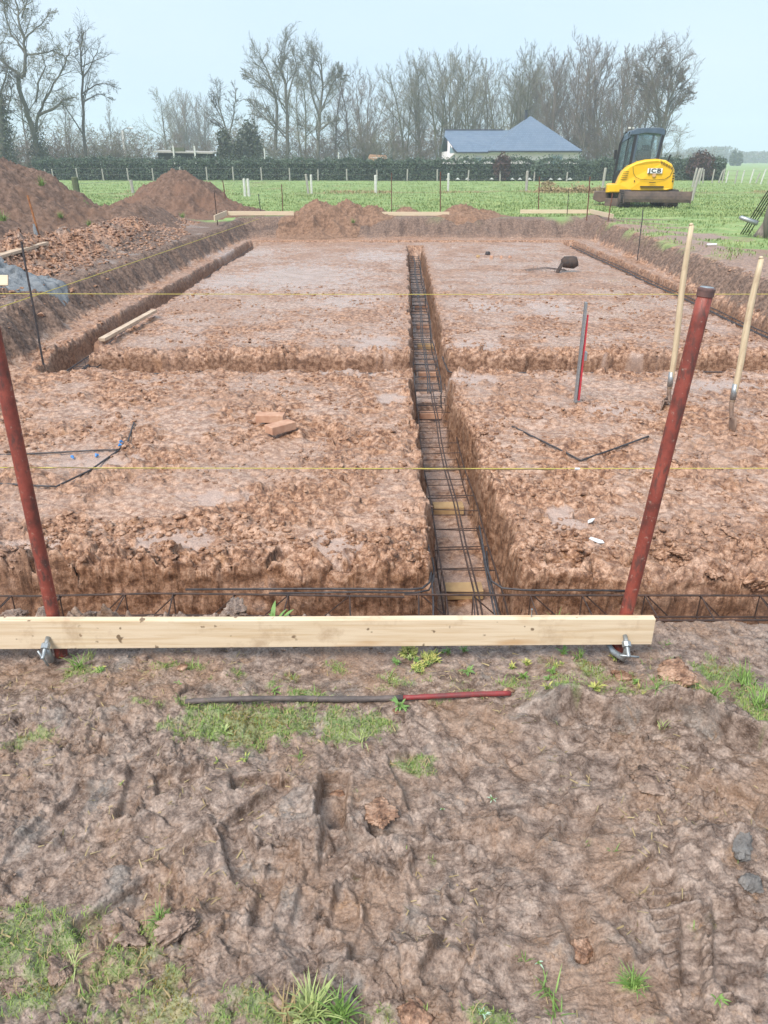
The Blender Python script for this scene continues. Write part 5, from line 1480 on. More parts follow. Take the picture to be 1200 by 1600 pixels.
def bush(px, pytop, pxw, Y, mat, label, n, name='shrub', base=0, size=.12, cat='shrub', stems='bark_dark'):
    c = AT(px, pytop, Y); h = c.z - base; w = pxw * Y / 1290.
    root = empty(name, (c.x, Y, base), 0, label, cat)
    rs = np.random.RandomState(int(px)); d = rs.normal(size=(n, 3)); d /= np.linalg.norm(d, axis=1)[:, None]
    r = rs.rand(n) ** .4
    nn = 1 + .35 * perlin(d[:, 0] * 2.2 + d[:, 2] * 2, d[:, 1] * 2 + px, 411)
    P = d * (r * nn)[:, None] * np.array([w / 2, w / 2.6, h / 2]) + np.array([0, 0, h * .52])
    P[:, 2] = np.maximum(P[:, 2], .05)
    leaf_cloud('foliage', P, np.full(n, size), mat, root)
    m = MB(); r_ = random.Random(int(px))
    for i in range(9):
        a = r_.random() * 6.28; q = Vector((math.cos(a) * w * .32, math.sin(a) * w * .25, h * r_.uniform(.6, .95)))
        m.tube([(0, 0, 0), q * .5 + Vector((0, 0, h * .08)), q], [.05, .03, .012], 5)
    m.build('stems', M[stems], root)
    return root
bush(786, 240, 27, 62.9, M['hedge_red'], 'purple-leaved bush growing in front of the hedge below the house', 1500, size=.13)
bush(1098, 236, 42, 63.0, M['hedge_red'], 'reddish-brown bush at the right end of the hedge', 2200, size=.13)
bush(845, 250, 30, 63.0, M['hedge'], 'taller green bush standing out of the hedge right of the purple bush', 1200, size=.13)
bush(350, 203, 26, 74, M['evergreen'], 'dark rounded evergreen behind the hedge on the left', 1500, size=.22)
bush(388, 190, 40, 80, M['evergreen'], 'tall dull green conifer beside the rounded evergreen', 2300, 'conifer', size=.22, cat='conifer')
bush(372, 215, 30, 77, M['evergreen'], 'small dark evergreen between the rounded one and the conifer', 1800, size=.2)

def post_row(name, label, cat, posts, mat, wires=(), w=.10, group=None, wy=None):
    root = empty(name, (posts[0][0], posts[0][1], 0), 0, label, cat, group)
    o0 = Vector((posts[0][0], posts[0][1], 0))
    for (x, y, h, lean, ww, mt) in posts:
        z = hz(x, y); m = MB()
        m.tube([(0, 0, -.1), (lean * h * .5, 0, h * .5), (lean * h, 0, h * .96), (lean * h, 0, h)], [ww * .55, ww * .52, ww * .5, ww * .3], 9)
        for i, v in enumerate(m.v): m.v[i] = (v[0] + .012 * math.sin(i * 1.9), v[1], v[2])
        m.build('post', M[mt or mat], root, loc=(x - o0.x, y - o0.y, z))
    for zz in wires:
        m = MB(); m.tube([(p[0] - o0.x + p[3] * zz, p[1] - o0.y, hz(p[0], p[1]) + zz - .02 * (i % 2)) for i, p in enumerate(posts)], .006, 4)
        m.build('wire', M['wire'], root)
    return root
def fp(px, ptop, pbot, lean=0.0, w=.09, mt=None, Y=None):
    g = G(px, pbot, 0) if Y is None else AT(px, pbot, Y); t = AT(px, ptop, g.y); return (g.x, g.y, t.z - (0 if Y is None else 0), lean, w, mt)
row = []
for (px, pt, ln) in [(72, 266, .05), (84, 266, 0), (122, 264, .0), (162, 265, 0), (201, 264, 0), (240, 264, 0), (283, 262, 0), (324, 262, 0), (365, 262, .0), (409, 263, 0), (453, 264, 0), (497, 266, .03), (542, 265, 0), (589, 266, 0), (636, 265, .04), (683, 265, .0), (731, 266, .06), (781, 267, 0), (834, 268, .05), (885, 269, .05)]:
    row.append((hx(px, 62.6), 62.6, AT(px, pt, 62.6).z, ln, .10, None))
post_row('wire_fence', 'line of grey posts and wires along the foot of the long hedge', 'fence', row, 'greypost', (.45, .85))
mid = [fp(122, 277, 313, 0, .26, 'mossypost', 33), fp(208, 281, 302, -.05, .15), fp(383, 279, 307, 0, .12, 'palepost'), fp(389, 279, 307, .0, .12, 'palepost'), fp(482, 272, 303, -.10, .11), fp(487, 273, 304, .0, .1, 'palepost'), fp(587, 273, 302, .0, .14, 'palepost'), fp(700, 270, 300, 0, .10, 'palepost'), fp(822, 267, 299, .0, .13), fp(941, 262, 296, .05, .13)]
post_row('old_paddock_fence', 'row of old pale and mossy posts standing across the pasture', 'fence', mid, 'greypost', (.6,))
rt = [fp(1081, 262, 293, .12, .10), fp(1079, 262, 318, .14, .11, None, 33), ]
post_row('old_fence_posts', 'pair of leaning grey posts just right of the excavator', 'fence posts', rt, 'greypost')
rf = []
for (px, pt, pb, ln, mt) in [(1092, 262, 287, .1, None), (1098, 264, 286, -.05, None), (1112, 264, 286, .05, None), (1122, 265, 286, .25, None), (1128, 263, 286, .05, None), (1134, 267, 286, .1, 'palepost'), (1148, 266, 287, .05, None), (1158, 266, 286, .1, 'palepost'), (1171, 265, 287, .15, 'palepost'), (1180, 270, 287, .3, None), (1188, 264, 288, .2, 'palepost'), (1199, 270, 288, .1, None), (1215, 268, 288, .1, None)]:
    rf.append(fp(px, pt, pb, ln, .085, mt))
post_row('leaning_fence', 'row of crooked leaning posts at the far right of the pasture', 'fence', rf, 'greypost', (.5, .8))
# low white strip of tarps / edging seen under the right half of the hedge
for i, px in enumerate((700, 715, 730, 768, 800, 812, 827, 845, 860, 874, 890)):
    m = MB(); x = hx(px, 63.0); m.prism([(-.16, 0), (.16, 0), (0, .13)], -.1, .1)
    tag(m.build('marker', M['white'], loc=(x, 62.95, hz(x, 62.95) + .12)), 'small white triangular scrap at the foot of the hedge below the house', 'white scrap', 'white scraps along the foot of the hedge')
# dry molehill-like clumps
for i, (px, py, w, h) in enumerate([(855, 300, .5, .35), (877, 301, .35, .28), (905, 301, .6, .42), (855, 290, .4, .3), (935, 302, .6, .35)]):
    p = G(px, py, 0); n = 900; rs2 = np.random.RandomState(i + 60)
    d = rs2.normal(size=(n, 3)) * np.array([w * .45, .25, h * .3]); d[:, 2] = np.abs(d[:, 2])
    o = leaf_cloud('dry_grass_clump', d, np.full(n, .10), M['straw']); o.location = p
    tag(o, ['clump of dry grass in line with the gap left of the excavator', 'smaller dry clump between two larger ones', 'largest dry clump left of the excavator', 'dry clump farther back in the pasture', 'dry clump touching the excavator tracks'][i], 'dry grass clump', 'dry grass clumps in the pasture')

# --- the house
def house():
    Y = 78.0
    def P(px, py, dy=0.0): q = AT(px, py, Y); return Vector((q.x, Y + dy, q.z))
    o = Vector((AT(800, 240, Y).x, Y, 0)); root = empty('house', o, 0, 'single-storey pale house with a slate hipped roof behind the hedge', 'house')
    def L(px, py, dy=0.0): return P(px, py, dy) - o
    wallm = simple('cream_render', (0.92, 0.80, 0.84), (0.85, 0.73, 0.77), .9, 1.5)
    t = NT('blue_slate'); br = t.n.new('ShaderNodeTexBrick'); br.inputs['Scale'].default_value = 1.0; br.inputs['Brick Width'].default_value = .22; br.inputs['Row Height'].default_value = .16; br.inputs['Mortar Size'].default_value = .008
    br.inputs['Color1'].default_value = (.10, .145, .215, 1); br.inputs['Color2'].default_value = (.125, .175, .25, 1); br.inputs['Mortar'].default_value = (.06, .07, .09, 1)
    mp = t.n.new('ShaderNodeMapping'); mp.inputs['Rotation'].default_value = (R(90), 0, 0); t.link(t.tc.outputs['Object'], mp.inputs['Vector']); t.link(mp.outputs['Vector'], br.inputs['Vector'])
    slate = t.set(t.mix(t.ramp(t.noise(.8, 5), [(.4, 0.), (.7, .4)]), br.outputs['Color'], (.16, .20, .26)), .42, spec=.6)
    trim = simple('dark_fascia', (0.03, 0.035, 0.05), None, .6, 3); wht = simple('white_upvc', (0.7, 0.72, 0.72), None, .5, 3)
    gl = simple('window_glass_dark', (0.22, 0.30, 0.34), (0.16, 0.22, 0.26), .08, .6, spec=1.0)
    eL, eR = 700, 906
    m = MB(); a = L(eL, 237); b = L(eR - 1, 237)
    m.quadbox(((a.x + b.x) / 2, 4.2, a.z / 2 + .02), (b.x - a.x, 8.0, a.z + .04)); m.build('wall', wallm, root)
    ez = L(0, 237).z + .02; ez2 = L(0, 235.2).z
    ap = L(841, 181); ap = Vector((ap.x, 4.2, AT(841, 181, Y + 4.2).z))
    rl = Vector((L(697.5, 237).x, 3.6, AT(697, 203.5, Y + 3.6).z)); rr = Vector((ap.x - 1.4, 3.6, rl.z))
    # main pyramid (hipped) over the right part
    m = MB(); x0 = L(762, 237).x; x1 = L(908.5, 237).x; y0, y1 = -.35, 8.8
    b0 = len(m.v); m.v += [(x0, y0, ez2), (x1, y0, ez2), (x1, y1, ez2), (x0, y1, ez2), tuple(ap), (x0, y0, ez2 - .1), (x1, y0, ez2 - .1), (x1, y1, ez2 - .1), (x0, y1, ez2 - .1)]
    for f in ((0, 1, 4), (1, 2, 4), (2, 3, 4), (3, 0, 4), (5, 6, 1, 0), (6, 7, 2, 1), (7, 8, 3, 2), (8, 5, 0, 3), (8, 7, 6, 5)): m.f.append(f); m.m.append(0)
    roof = m.build('roof', slate, root)
    # lower ridge to the left, its front eave ending in a slanted verge
    m = MB(); xa = L(713, 237).x; xv = L(696, 237).x; zt = rl.z; zv = AT(696, 219, Y + 1.2).z
    m.v += [(xa, -.3, ez - .02), (x0 + 2.5, -.3, ez - .02), (x0 + 3.5, 3.6, zt), (L(699, 237).x, 3.6, zt), (xv, 1.9, zv + .35), (xa, -.3, ez - .12), (x0 + 2.5, -.3, ez - .12), (x0 + 3.5, 7.6, ez), (xv, 7.6, ez)]
    m.f += [(0, 1, 2, 3, 4), (5, 6, 1, 0), (3, 2, 7, 8), (4, 3, 8)]; m.m += [0] * 4
    m.build('roof_wing', slate, root)
    m = MB(); m.tube([L(699, 203.2, 0) * 1 + Vector((0, 3.6, rl.z - L(699, 203.2).z + .03)), Vector((rr.x - 1.2, 3.6, rl.z + .03))], .07, 6); m.build('ridge_tiles', trim, root)
    m = MB(); m.quadbox(((x0 + x1) / 2, -.40, ez2 - .10), (x1 - x0, .06, .14)); m.build('fascia', trim, root)
    m = MB(); m.quadbox(((xa + x0) / 2, -.36, ez - .11), (x0 - xa, .06, .10)); m.beam((xv, .6, zv), (xa, -.36, ez - .1), .06, .14); m.build('verge', trim, root)
    m = MB(); g0 = L(699, 237).x; m.prism([(g0, ez - .7), (xa, ez - .06), (g0, zv - .05)], -.02, .04)
    m.build('gable', wallm, root)
    m = MB(); m.prism([(L(702.5, 237).x, ez - .12), (L(711, 237).x, ez - .10), (L(702.8, 237).x, AT(0, 227, Y).z)], -.06, -.03); m.build('gable_window', gl, root)
    m = MB(); m.tube([ap + Vector((-.42, 0, -.5)), ap + Vector((-.42, 0, .45))], .14, 10); m.quadbox(ap + Vector((-.42, 0, .48)), (.34, .34, .06)); m.build('chimney', trim, roof)
    m = MB(); m.tube([L(908, 236.5, -.35), L(906, 240.5, -.2), L(904, 241.5, .0), L(904, 262, .05)], .05, 8); m.tube([L(765, 238.5, -.36), L(907, 237.2, -.36)], .05, 6); m.build('gutter', wht, root)
    for (xa_, xb_, yt, yb_) in ((742, 752, 246, 262), (861, 878, 243.5, 258)):
        p = L(xa_, yt); q = L(xb_, yb_); m = MB(); W = q.x - p.x; Hh = p.z - q.z
        m.quadbox(((p.x + q.x) / 2, .16, (p.z + q.z) / 2), (W, .06, Hh)); w_ = m.build('window', gl, root)
        m = MB()
        for (cx, cz, sx_, sz_) in ((p.x, 0, .07, Hh), (q.x, 0, .07, Hh), ((p.x + q.x) / 2, 0, .05, Hh)): m.quadbox((cx, .13, (p.z + q.z) / 2), (sx_, .06, Hh))
        m.quadbox(((p.x + q.x) / 2, .127, p.z), (W + .1, .06, .08)); m.build('frame', wht, w_)
house()
# low shed behind the hedge
p = AT(288, 250, 72); m = MB()
root = empty('shed', (p.x, 72, 0), 0, 'low dark shed with a pale flat roof edge behind the hedge on the left', 'shed')
wl_ = AT(241, 237, 72).x - p.x; wr_ = AT(333, 237, 72).x - p.x; zt = AT(288, 236, 72).z
m.quadbox(((wl_ + wr_) / 2, 1, zt / 2 - .08), (wr_ - wl_ - .6, 2.0, zt - .16)); m.build('wall', M['hedgecore'], root)
m = MB(); m.hexa([(wl_, -.3, zt - .1), (wr_, -.3, zt - .22), (wr_, 2.2, zt - .1), (wl_, 2.2, zt), (wl_, -.3, zt), (wr_, -.3, zt - .12), (wr_, 2.2, zt), (wl_, 2.2, zt + .1)]); m.build('roof', M['greypost'], root)
m = MB(); m.quadbox((AT(277, 237, 72).x - p.x, .4, zt + .12), (1.1, .5, .3)); m.build('roof_box', M['mossypost'], root)
for px in (273, 306):
    m = MB(); m.beam((AT(px, 237, 72).x - p.x, -.4, 0), (AT(px, 237, 72).x - p.x, -.4, zt + .4), .12, .12, up=Vector((0, 1, 0))); m.build('post', M['palepost'], root)
p = AT(590, 250, 73); root = empty('hut', (p.x, 73, 0), 0, 'tiny hut with an orange tiled roof behind the hedge', 'hut')
zt = AT(0, 241, 73).z; m = MB(); m.quadbox((0, 1, .85), (1.3, 1.4, 1.7)); m.build('wall', M['palepost'], root)
m = MB(); m.hexa([(-.95, -.1, zt - .5), (.8, -.1, zt - .5), (.8, 2, zt - .5), (-.95, 2, zt - .5), (-.7, .7, zt), (.8, .7, zt - .08), (.8, 1.1, zt - .08), (-.7, 1.1, zt)]); m.build('roof', simple('orange_tiles', (0.30, 0.17, 0.09), (0.2, 0.12, 0.07), .9, 4), root)
# street lamp and poles
f = AT(199, 262, 84); root = empty('street_lamp', (f.x, 84, 0), 0, 'leaning pale street lamp above the hedge on the left', 'street lamp')
t_ = AT(192, 204, 84) - Vector((f.x, 84, 0)); m = MB(); m.tube([(0, 0, 0), t_], [.22, .14], 10); m.build('pole', M['palepost'], root)
m = MB(); m.tube([t_, t_ + Vector((.25, 0, .2)), t_ + Vector((.7, 0, .25))], .05, 6); m.build('arm', M['galv'], root)
m = MB(); m.quadbox(t_ + Vector((.75, 0, .2)), (.6, .25, .14)); m.build('lamp_head', M['white'], root, bevel=.04)
for (px, pt, lab) in ((413, 232, 'pale pole behind the hedge left of the tallest trees'), (529, 238, 'short pale pole behind the hedge below the bare trees')):
    q = AT(px, pt, 70); m = MB(); m.tube([(0, 0, 0), (0, 0, q.z)], .06, 8); tag(m.build('pole', M['palepost'], loc=(q.x, 70, 0)), lab, 'pole')

# ------------------------------------------------------------------ bare winter trees
def grow_tree(seed, Hh, spread=.5, up=.35, nlimb=9, levels=(8, 7, 5), trunk_r=None, fork=None, guides=None, droop=0., rmin=.011, first=.25, trunkk=True, lenk=(.42, .40, .42), wig=.22):
    'returns (thick MB, twig MB). guides: polylines with radii, in local metres'
    r = random.Random(seed); thick = MB(); twig = MB()
    R0 = trunk_r or Hh * .017
    def poly(p, d, L, n, wob, upk):
        pts = [Vector(p)]; d = Vector(d).normalized()
        for i in range(n):
            d = (d + Vector((r.gauss(0, wob), r.gauss(0, wob), r.gauss(0, wob) + upk / n))).normalized()
            pts.append(pts[-1] + d * (L / n))
        return pts
    def at(pts, t):
        k = t * (len(pts) - 1); i = min(int(k), len(pts) - 2); return pts[i].lerp(pts[i + 1], k - i), (pts[i + 1] - pts[i]).normalized()
    def spawn(pts, L, rad, lvl, f0):
        if lvl >= len(levels): return
        n = levels[lvl]
        for i in range(n):
            t = f0 + (1 - f0) * (i + r.random()) / n; t = min(t, .98)
            p, d = at(pts, t)
            side = Vector((r.gauss(0, 1), r.gauss(0, 1), r.gauss(0, .35))); side = side - d * side.dot(d)
            if side.length < .01: continue
            side.normalize()
            nd = d * (1 - spread) + side * spread * r.uniform(.7, 1.4)
            LL = L * lenk[min(lvl, 2)] * r.uniform(.6, 1.25) * (1.15 - .55 * t)
            rr = max(rmin, min(rad * (1 - .75 * t) * .5, LL * .016))
            ns = 4 if lvl == 0 else (3 if lvl == 1 else 2)
            q = poly(p, nd, LL, ns, wig * (.7 + .25 * lvl), up - droop * lvl)
            mb = thick if lvl == 0 else twig
            mb.tube(q, [max(rmin * .6, rr * (1 - .8 * k / ns)) for k in range(ns + 1)], 5 if lvl == 0 else 3, cap=False)
            spawn(q, LL, rr, lvl + 1, .12)
    if guides:
        for (pts, r0, r1) in guides:
            pts = [Vector(p) for p in pts]; n = len(pts); L = sum((pts[i + 1] - pts[i]).length for i in range(n - 1))
            thick.tube(pts, [.8 * (r0 + (r1 - r0) * i / (n - 1)) for i in range(n)], 8, cap=False)
            spawn(pts, L * .8, r0, 0, first)
    else:
        stems = fork or [(0, 0, 1, 1)]
        for (dx, dy, dz, k) in stems:
            q = poly((dx * .1, dy * .1, -.3), (dx, dy, dz), Hh * .95 * k, 8, .05, .12)
            thick.tube(q, [R0 * k * (1 - .86 * i / 8) + rmin for i in range(9)], 7, cap=False)
            spawn(q, Hh * .95 * k, R0 * k, 0, first)
    return thick, twig

TREES = []
def tree_root(name, x, y, label, group, rz=0, s=1):
    root = empty(name, (x, y, hz(x, y) - .1), rz, label, 'tree', group); root.scale = (s, s, s); return root
def proto(seed, mat, tmat, **kw):
    a, b = grow_tree(seed, 10, **kw)
    A_ = a.build('trunk', M[mat], None, smooth=True); B_ = b.build('crown', M[tmat], None)
    d1, d2 = A_.data, B_.data
    bpy.data.objects.remove(A_); bpy.data.objects.remove(B_)
    return d1, d2
def put(pr, px, pytop, Y, label, group='bare trees behind the hedge', rz=None, sx=1.0):
    t = AT(px, pytop, Y); s = (t.z + .1) / 9.6
    root = empty('bare_tree', (t.x, Y, -.1), rnd.random() * 6.28 if rz is None else rz, label, 'tree', group)
    root.scale = (s * sx, s * sx, s)
    for nm, d in (('trunk', pr[0]), ('crown', pr[1])):
        o = bpy.data.objects.new(nm, d); COL.objects.link(o); o.parent = root
    return root
p_round = [proto(1, 'bark', 'twig_pale', spread=.50, up=.35, levels=(16, 11, 9), first=.22, rmin=.010, trunk_r=.16, lenk=(.45, .42, .42)),
           proto(2, 'bark', 'bark_brown', spread=.46, up=.45, levels=(16, 11, 9), first=.18, rmin=.010, trunk_r=.15, fork=[(0, 0, 1, 1), (.25, .05, 1, .9)], lenk=(.40, .42, .42))]
p_up = [proto(3, 'bark_green', 'twig_pale', spread=.42, up=.5, levels=(15, 10, 9), first=.28, rmin=.010, trunk_r=.12, fork=[(0, 0, 1, 1), (-.14, .1, 1, .95), (.16, 0, 1, .92)], lenk=(.42, .42, .42)),
        proto(4, 'bark_dark', 'bark_brown', spread=.44, up=.45, levels=(17, 11, 9), first=.2, rmin=.010, trunk_r=.13, lenk=(.36, .40, .42)),
        proto(5, 'bark_green', 'twig_pale', spread=.46, up=.42, levels=(15, 10, 9), first=.32, rmin=.010, trunk_r=.13, fork=[(-.05, 0, 1, 1), (.22, .05, 1, .9)], lenk=(.40, .40, .42))]
p_fuzzy = [proto(6, 'bark_brown', 'bark_brown', spread=.42, up=.5, levels=(14, 12, 11), first=.1, rmin=.010, trunk_r=.12, fork=[(-.25, 0, 1, .9), (.0, .2, 1, 1), (.25, -.1, 1, .9), (.1, .1, 1, .95)], lenk=(.36, .40, .42))]
p_brush = [proto(7, 'bark_brown', 'bark_brown', spread=.5, up=.5, levels=(11, 9, 7), first=.05, rmin=.014, trunk_r=.06, fork=[(math.cos(k) * .6, math.sin(k) * .6, 1, .8 + .2 * math.sin(k * 3)) for k in range(7)], lenk=(.4, .42, .42)),
           proto(8, 'bark_green', 'twig_pale', spread=.5, up=.4, levels=(11, 9, 7), first=.05, rmin=.014, trunk_r=.06, fork=[(math.cos(k * 1.2) * .5, math.sin(k * 1.2) * .5, 1, .75 + .25 * math.sin(k * 2)) for k in range(7)], lenk=(.4, .42, .42))]

# the individual large trees, limb by limb
def guided(px0, Y, name, label, lines, seed, mat='bark', tmat='twig_pale', levels=(7, 6, 5), rmin=.02, first=.2, depth=.12, zs=1.0, **kw):
    rr = random.Random(seed); b = AT(px0, 283, Y); o = Vector((b.x, Y, -.2)); s = Y / 1300.
    gl_ = []
    for (pts, r0, r1) in lines:
        dy = 0; q = []; dd = rr.uniform(-1, 1)
        for i, (x, y) in enumerate(pts):
            p = AT(x, y, Y); q.append(Vector((p.x - o.x, dd * depth * i * 2, (p.z - o.z) * zs)))
        # refine
        f = []
        for i in range(len(q) - 1):
            for k in range(3): f.append(q[i].lerp(q[i + 1], k / 3) + Vector((rr.gauss(0, .03), rr.gauss(0, .1), rr.gauss(0, .02))) * (i + k > 0))
        f.append(q[-1]); gl_.append((f, r0, r1))
    a, t = grow_tree(seed, 10, guides=gl_, levels=levels, rmin=rmin, first=first, **kw)
    root = empty('bare_tree', o, 0, label, 'tree', 'bare trees behind the hedge')
    a.build('trunk', M[mat], root, smooth=True); t.build('crown', M[tmat], root)
    return root, o
ra, oa = guided(60, 72, 'bare_tree', 'large spreading bare tree at the top left with a forked trunk', [
    ([(66, 290), (60, 240), (55, 205), (48, 180), (38, 140), (37, 120)], .33, .2), ([(37, 120), (41, 90), (38, 60), (30, 30), (27, 0), (24, -40)], .19, .05), ([(36, 122), (15, 105), (0, 90), (-25, 75)], .18, .06),
    ([(42, 88), (30, 70), (14, 52), (5, 20), (0, -10)], .14, .04), ([(34, 28), (42, 5), (52, -20)], .10, .03), ([(56, 205), (60, 178), (72, 150), (88, 120), (103, 88), (106, 75)], .17, .04), ([(60, 180), (82, 172), (98, 157), (117, 152)], .16, .05),
    ([(41, 85), (62, 84), (80, 78), (95, 86)], .10, .03), ([(56, 160), (62, 130), (75, 105), (68, 85)], .12, .03), ([(40, 60), (55, 48), (70, 35), (78, 20)], .09, .02), ([(30, 30), (20, 15), (8, 5), (-5, 0)], .08, .02)], 31, levels=(12, 9, 7), rmin=.014, spread=.5, up=.15, lenk=(.48, .48, .50))
m = MB(); pts = np.random.RandomState(4).normal(size=(2600, 3)); q = AT(58, 215, 72) - oa
pts = np.stack([pts[:, 0] * .38 + q.x, pts[:, 1] * .35, np.abs(pts[:, 2]) * 1.6 + .3], 1); o_ = leaf_cloud('ivy', pts, np.full(2600, .16), M['evergreen'], ra)
rb_, ob = guided(2, 70, 'bare_tree', 'tree at the very left edge with an ivy-clad trunk', [([(8, 290), (5, 220), (0, 150), (-4, 100), (-10, 60)], .38, .12), ([(0, 150), (12, 110), (20, 118)], .12, .03), ([(-2, 120), (-20, 80), (-40, 50)], .14, .04), ([(2, 190), (15, 160), (20, 130)], .1, .03)], 32, tmat='bark_dark', levels=(11, 8, 7), rmin=.014)
pts = np.random.RandomState(5).normal(size=(3000, 3)); q = AT(5, 200, 70) - ob
pts = np.stack([pts[:, 0] * .35 + q.x, pts[:, 1] * .35, np.random.RandomState(6).rand(3000) * 6.5], 1); leaf_cloud('ivy', pts, np.full(3000, .16), M['evergreen'], rb_)
guided(131, 74, 'bare_tree', 'slender bare tree right of the large one, leaning branches to the right', [([(134, 290), (132, 230), (128, 170), (126, 120), (124, 80), (122, 55), (127, 30)], .20, .05), ([(127, 112), (140, 90), (150, 70), (157, 55)], .09, .02), ([(128, 135), (145, 122), (165, 118), (178, 124)], .08, .02), ([(129, 150), (150, 135), (172, 145)], .07, .02), ([(123, 60), (118, 45), (120, 28)], .05, .015), ([(127, 95), (116, 75), (118, 60)], .05, .015)], 33, 'bark_dark', 'bark_dark', levels=(14, 8, 6), zs=0.93, rmin=.008, spread=.5, up=0.1, lenk=(.38, .46, .5))
guided(449, 95, 'bare_tree', 'tallest bare tree left of centre, with a straight dark trunk', [([(449, 290), (449, 220), (448, 150), (444, 100), (436, 75), (432, 55)], .30, .05), ([(430, 230), (432, 150), (428, 120), (420, 90), (408, 60)], .24, .05), ([(446, 150), (455, 100), (463, 75), (461, 55)], .14, .03), ([(430, 130), (410, 110), (392, 95), (382, 92)], .12, .03), ([(447, 120), (436, 80), (445, 60)], .1, .03), ([(432, 190), (410, 165), (390, 140)], .1, .03), ([(448, 200), (425, 175), (410, 150)], .1, .03)], 34, 'bark', 'twig_pale', levels=(14, 10, 9), zs=0.86, rmin=.014, spread=.45, up=.3, lenk=(.46, .48, .50))
guided(497, 95, 'bare_tree', 'tall bare tree just right of the tallest one, with a curved limb', [([(497, 290), (497, 220), (499, 170), (503, 120), (502, 85), (498, 60)], .28, .05), ([(498, 195), (515, 180), (528, 175)], .14, .05), ([(500, 160), (512, 130), (522, 105), (530, 85)], .13, .03), ([(498, 165), (487, 130), (484, 95), (490, 65)], .15, .03), ([(502, 120), (520, 100), (540, 95)], .1, .03), ([(496, 215), (480, 190), (465, 180)], .08, .03)], 35, 'bark', 'twig_pale', levels=(14, 10, 9), zs=0.88, rmin=.014, spread=.45, up=.3, lenk=(.46, .48, .50))
guided(355, 84, 'bare_tree', 'small open bare tree above the dark evergreens', [([(357, 290), (356, 210), (350, 180), (342, 150), (340, 125)], .16, .03), ([(357, 205), (362, 180), (365, 150), (368, 120)], .12, .03), ([(354, 195), (340, 185), (330, 178)], .07, .02), ([(350, 180), (335, 150), (325, 130)], .08, .02)], 36, 'bark', 'bark_dark', levels=(11, 8, 7), zs=0.88, rmin=.013, up=.4, lenk=(.46, .48, .50))
guided(1033, 82, 'bare_tree', 'large domed bare tree behind the excavator with a slightly leaning double trunk', [([(1028, 290), (1033, 230), (1040, 190), (1046, 150), (1052, 110), (1056, 90)], .26, .05), ([(1030, 290), (1030, 230), (1033, 180), (1028, 130), (1022, 95), (1018, 85)], .26, .05), ([(1040, 185), (1055, 160), (1068, 140), (1078, 135)], .12, .03), ([(1033, 170), (1015, 130), (1000, 105)], .12, .03), ([(1046, 150), (1062, 120), (1072, 100)], .12, .03), ([(1030, 160), (1040, 120), (1040, 85)], .12, .03)], 37, 'bark', 'bark_brown', levels=(18, 11, 10), zs=0.93, rmin=.013, spread=.46, up=.35, lenk=(.48, .48, .48))
lab = iter(['%s' % s for s in []])
# (prototype list, px, top, distance, look)
spots = [(p_round[0], 250, 148, 108, 'round-headed pale tree above the low shed'), (p_up[1], 520, 118, 100, 'thin tree right of the tall pair, first of its cluster'), (p_up[1], 545, 112, 104, 'thin brownish tree in the cluster right of the tall pair'), (p_fuzzy[0], 572, 122, 112, 'fuzzy brown tree closing the cluster right of the tall pair'),
    (p_round[1], 612, 150, 104, 'low tree in the dip between the two groups'), (p_up[2], 636, 112, 98, 'open-crowned tree starting the group left of the house'), (p_up[0], 662, 104, 100, 'tree over the left end of the house roof'), (p_up[2], 690, 90, 98, 'tallest tree over the low ridge of the house'), (p_up[0], 712, 92, 102, 'tree over the low ridge, just right of its tallest neighbour'),
    (p_up[0], 742, 96, 99, 'upright tree over the middle of the roof'), (p_up[1], 768, 104, 106, 'dark thin tree between the roof ridge and the chimney'), (p_up[2], 790, 98, 100, 'tree left of the chimney'), (p_up[0], 820, 88, 100, 'tree directly over the chimney'), (p_up[2], 850, 96, 104, 'tree right above the roof peak'),
    (p_fuzzy[0], 880, 98, 96, 'brown twiggy tree right of the roof peak'), (p_fuzzy[0], 915, 84, 98, 'brown twiggy tree above the right end of the roof'), (p_up[1], 938, 72, 104, 'highest twigs of the group right of the house'), (p_fuzzy[0], 955, 84, 100, 'dense brown tree left of the excavator'), (p_up[1], 980, 84, 102, 'tree above the excavator cab'), (p_fuzzy[0], 1002, 92, 96, 'dense brown tree merging with the domed one'), (p_up[1], 1020, 80, 98, 'tree behind the domed one'),
    (p_round[0], 1064, 202, 180, 'small round far tree right of the excavator'), (p_fuzzy[0], 290, 152, 150, 'hazy far tree right of the shed'), (p_fuzzy[0], 310, 158, 155, 'second hazy far tree right of the shed'), (p_fuzzy[0], 272, 160, 150, 'hazy far tree behind the round-headed one'), (p_up[1], 395, 150, 108, 'thin tree behind the conifer'), (p_up[2], 470, 110, 112, 'tree filling the gap between the tall pair'),
    (p_up[1], 925, 120, 92, 'lower tree behind the right eave'), (p_up[0], 870, 120, 108, 'pale tree behind the roof hip'), (p_round[1], 985, 120, 90, 'round brown tree directly behind the cab'), (p_up[1], 90, 150, 110, 'thin tree behind the large spreading one'), (p_up[1], 165, 172, 120, 'low tree right of the slender one'), (p_up[1], 20, 120, 105, 'thin tree behind the left edge tree'),
    (p_up[1], 750, 130, 125, 'farther tree glimpsed over the middle of the roof'), (p_up[0], 800, 130, 125, 'farther tree glimpsed left of the chimney'), (p_up[1], 650, 140, 125, 'farther tree glimpsed left of the house'), (p_fuzzy[0], 835, 118, 118, 'farther brown tree behind the roof peak'), (p_up[1], 700, 130, 125, 'farther tree behind the low ridge')]
for (pr, px, pt, Y, lb) in spots: put(pr, px, pt, Y, lb)
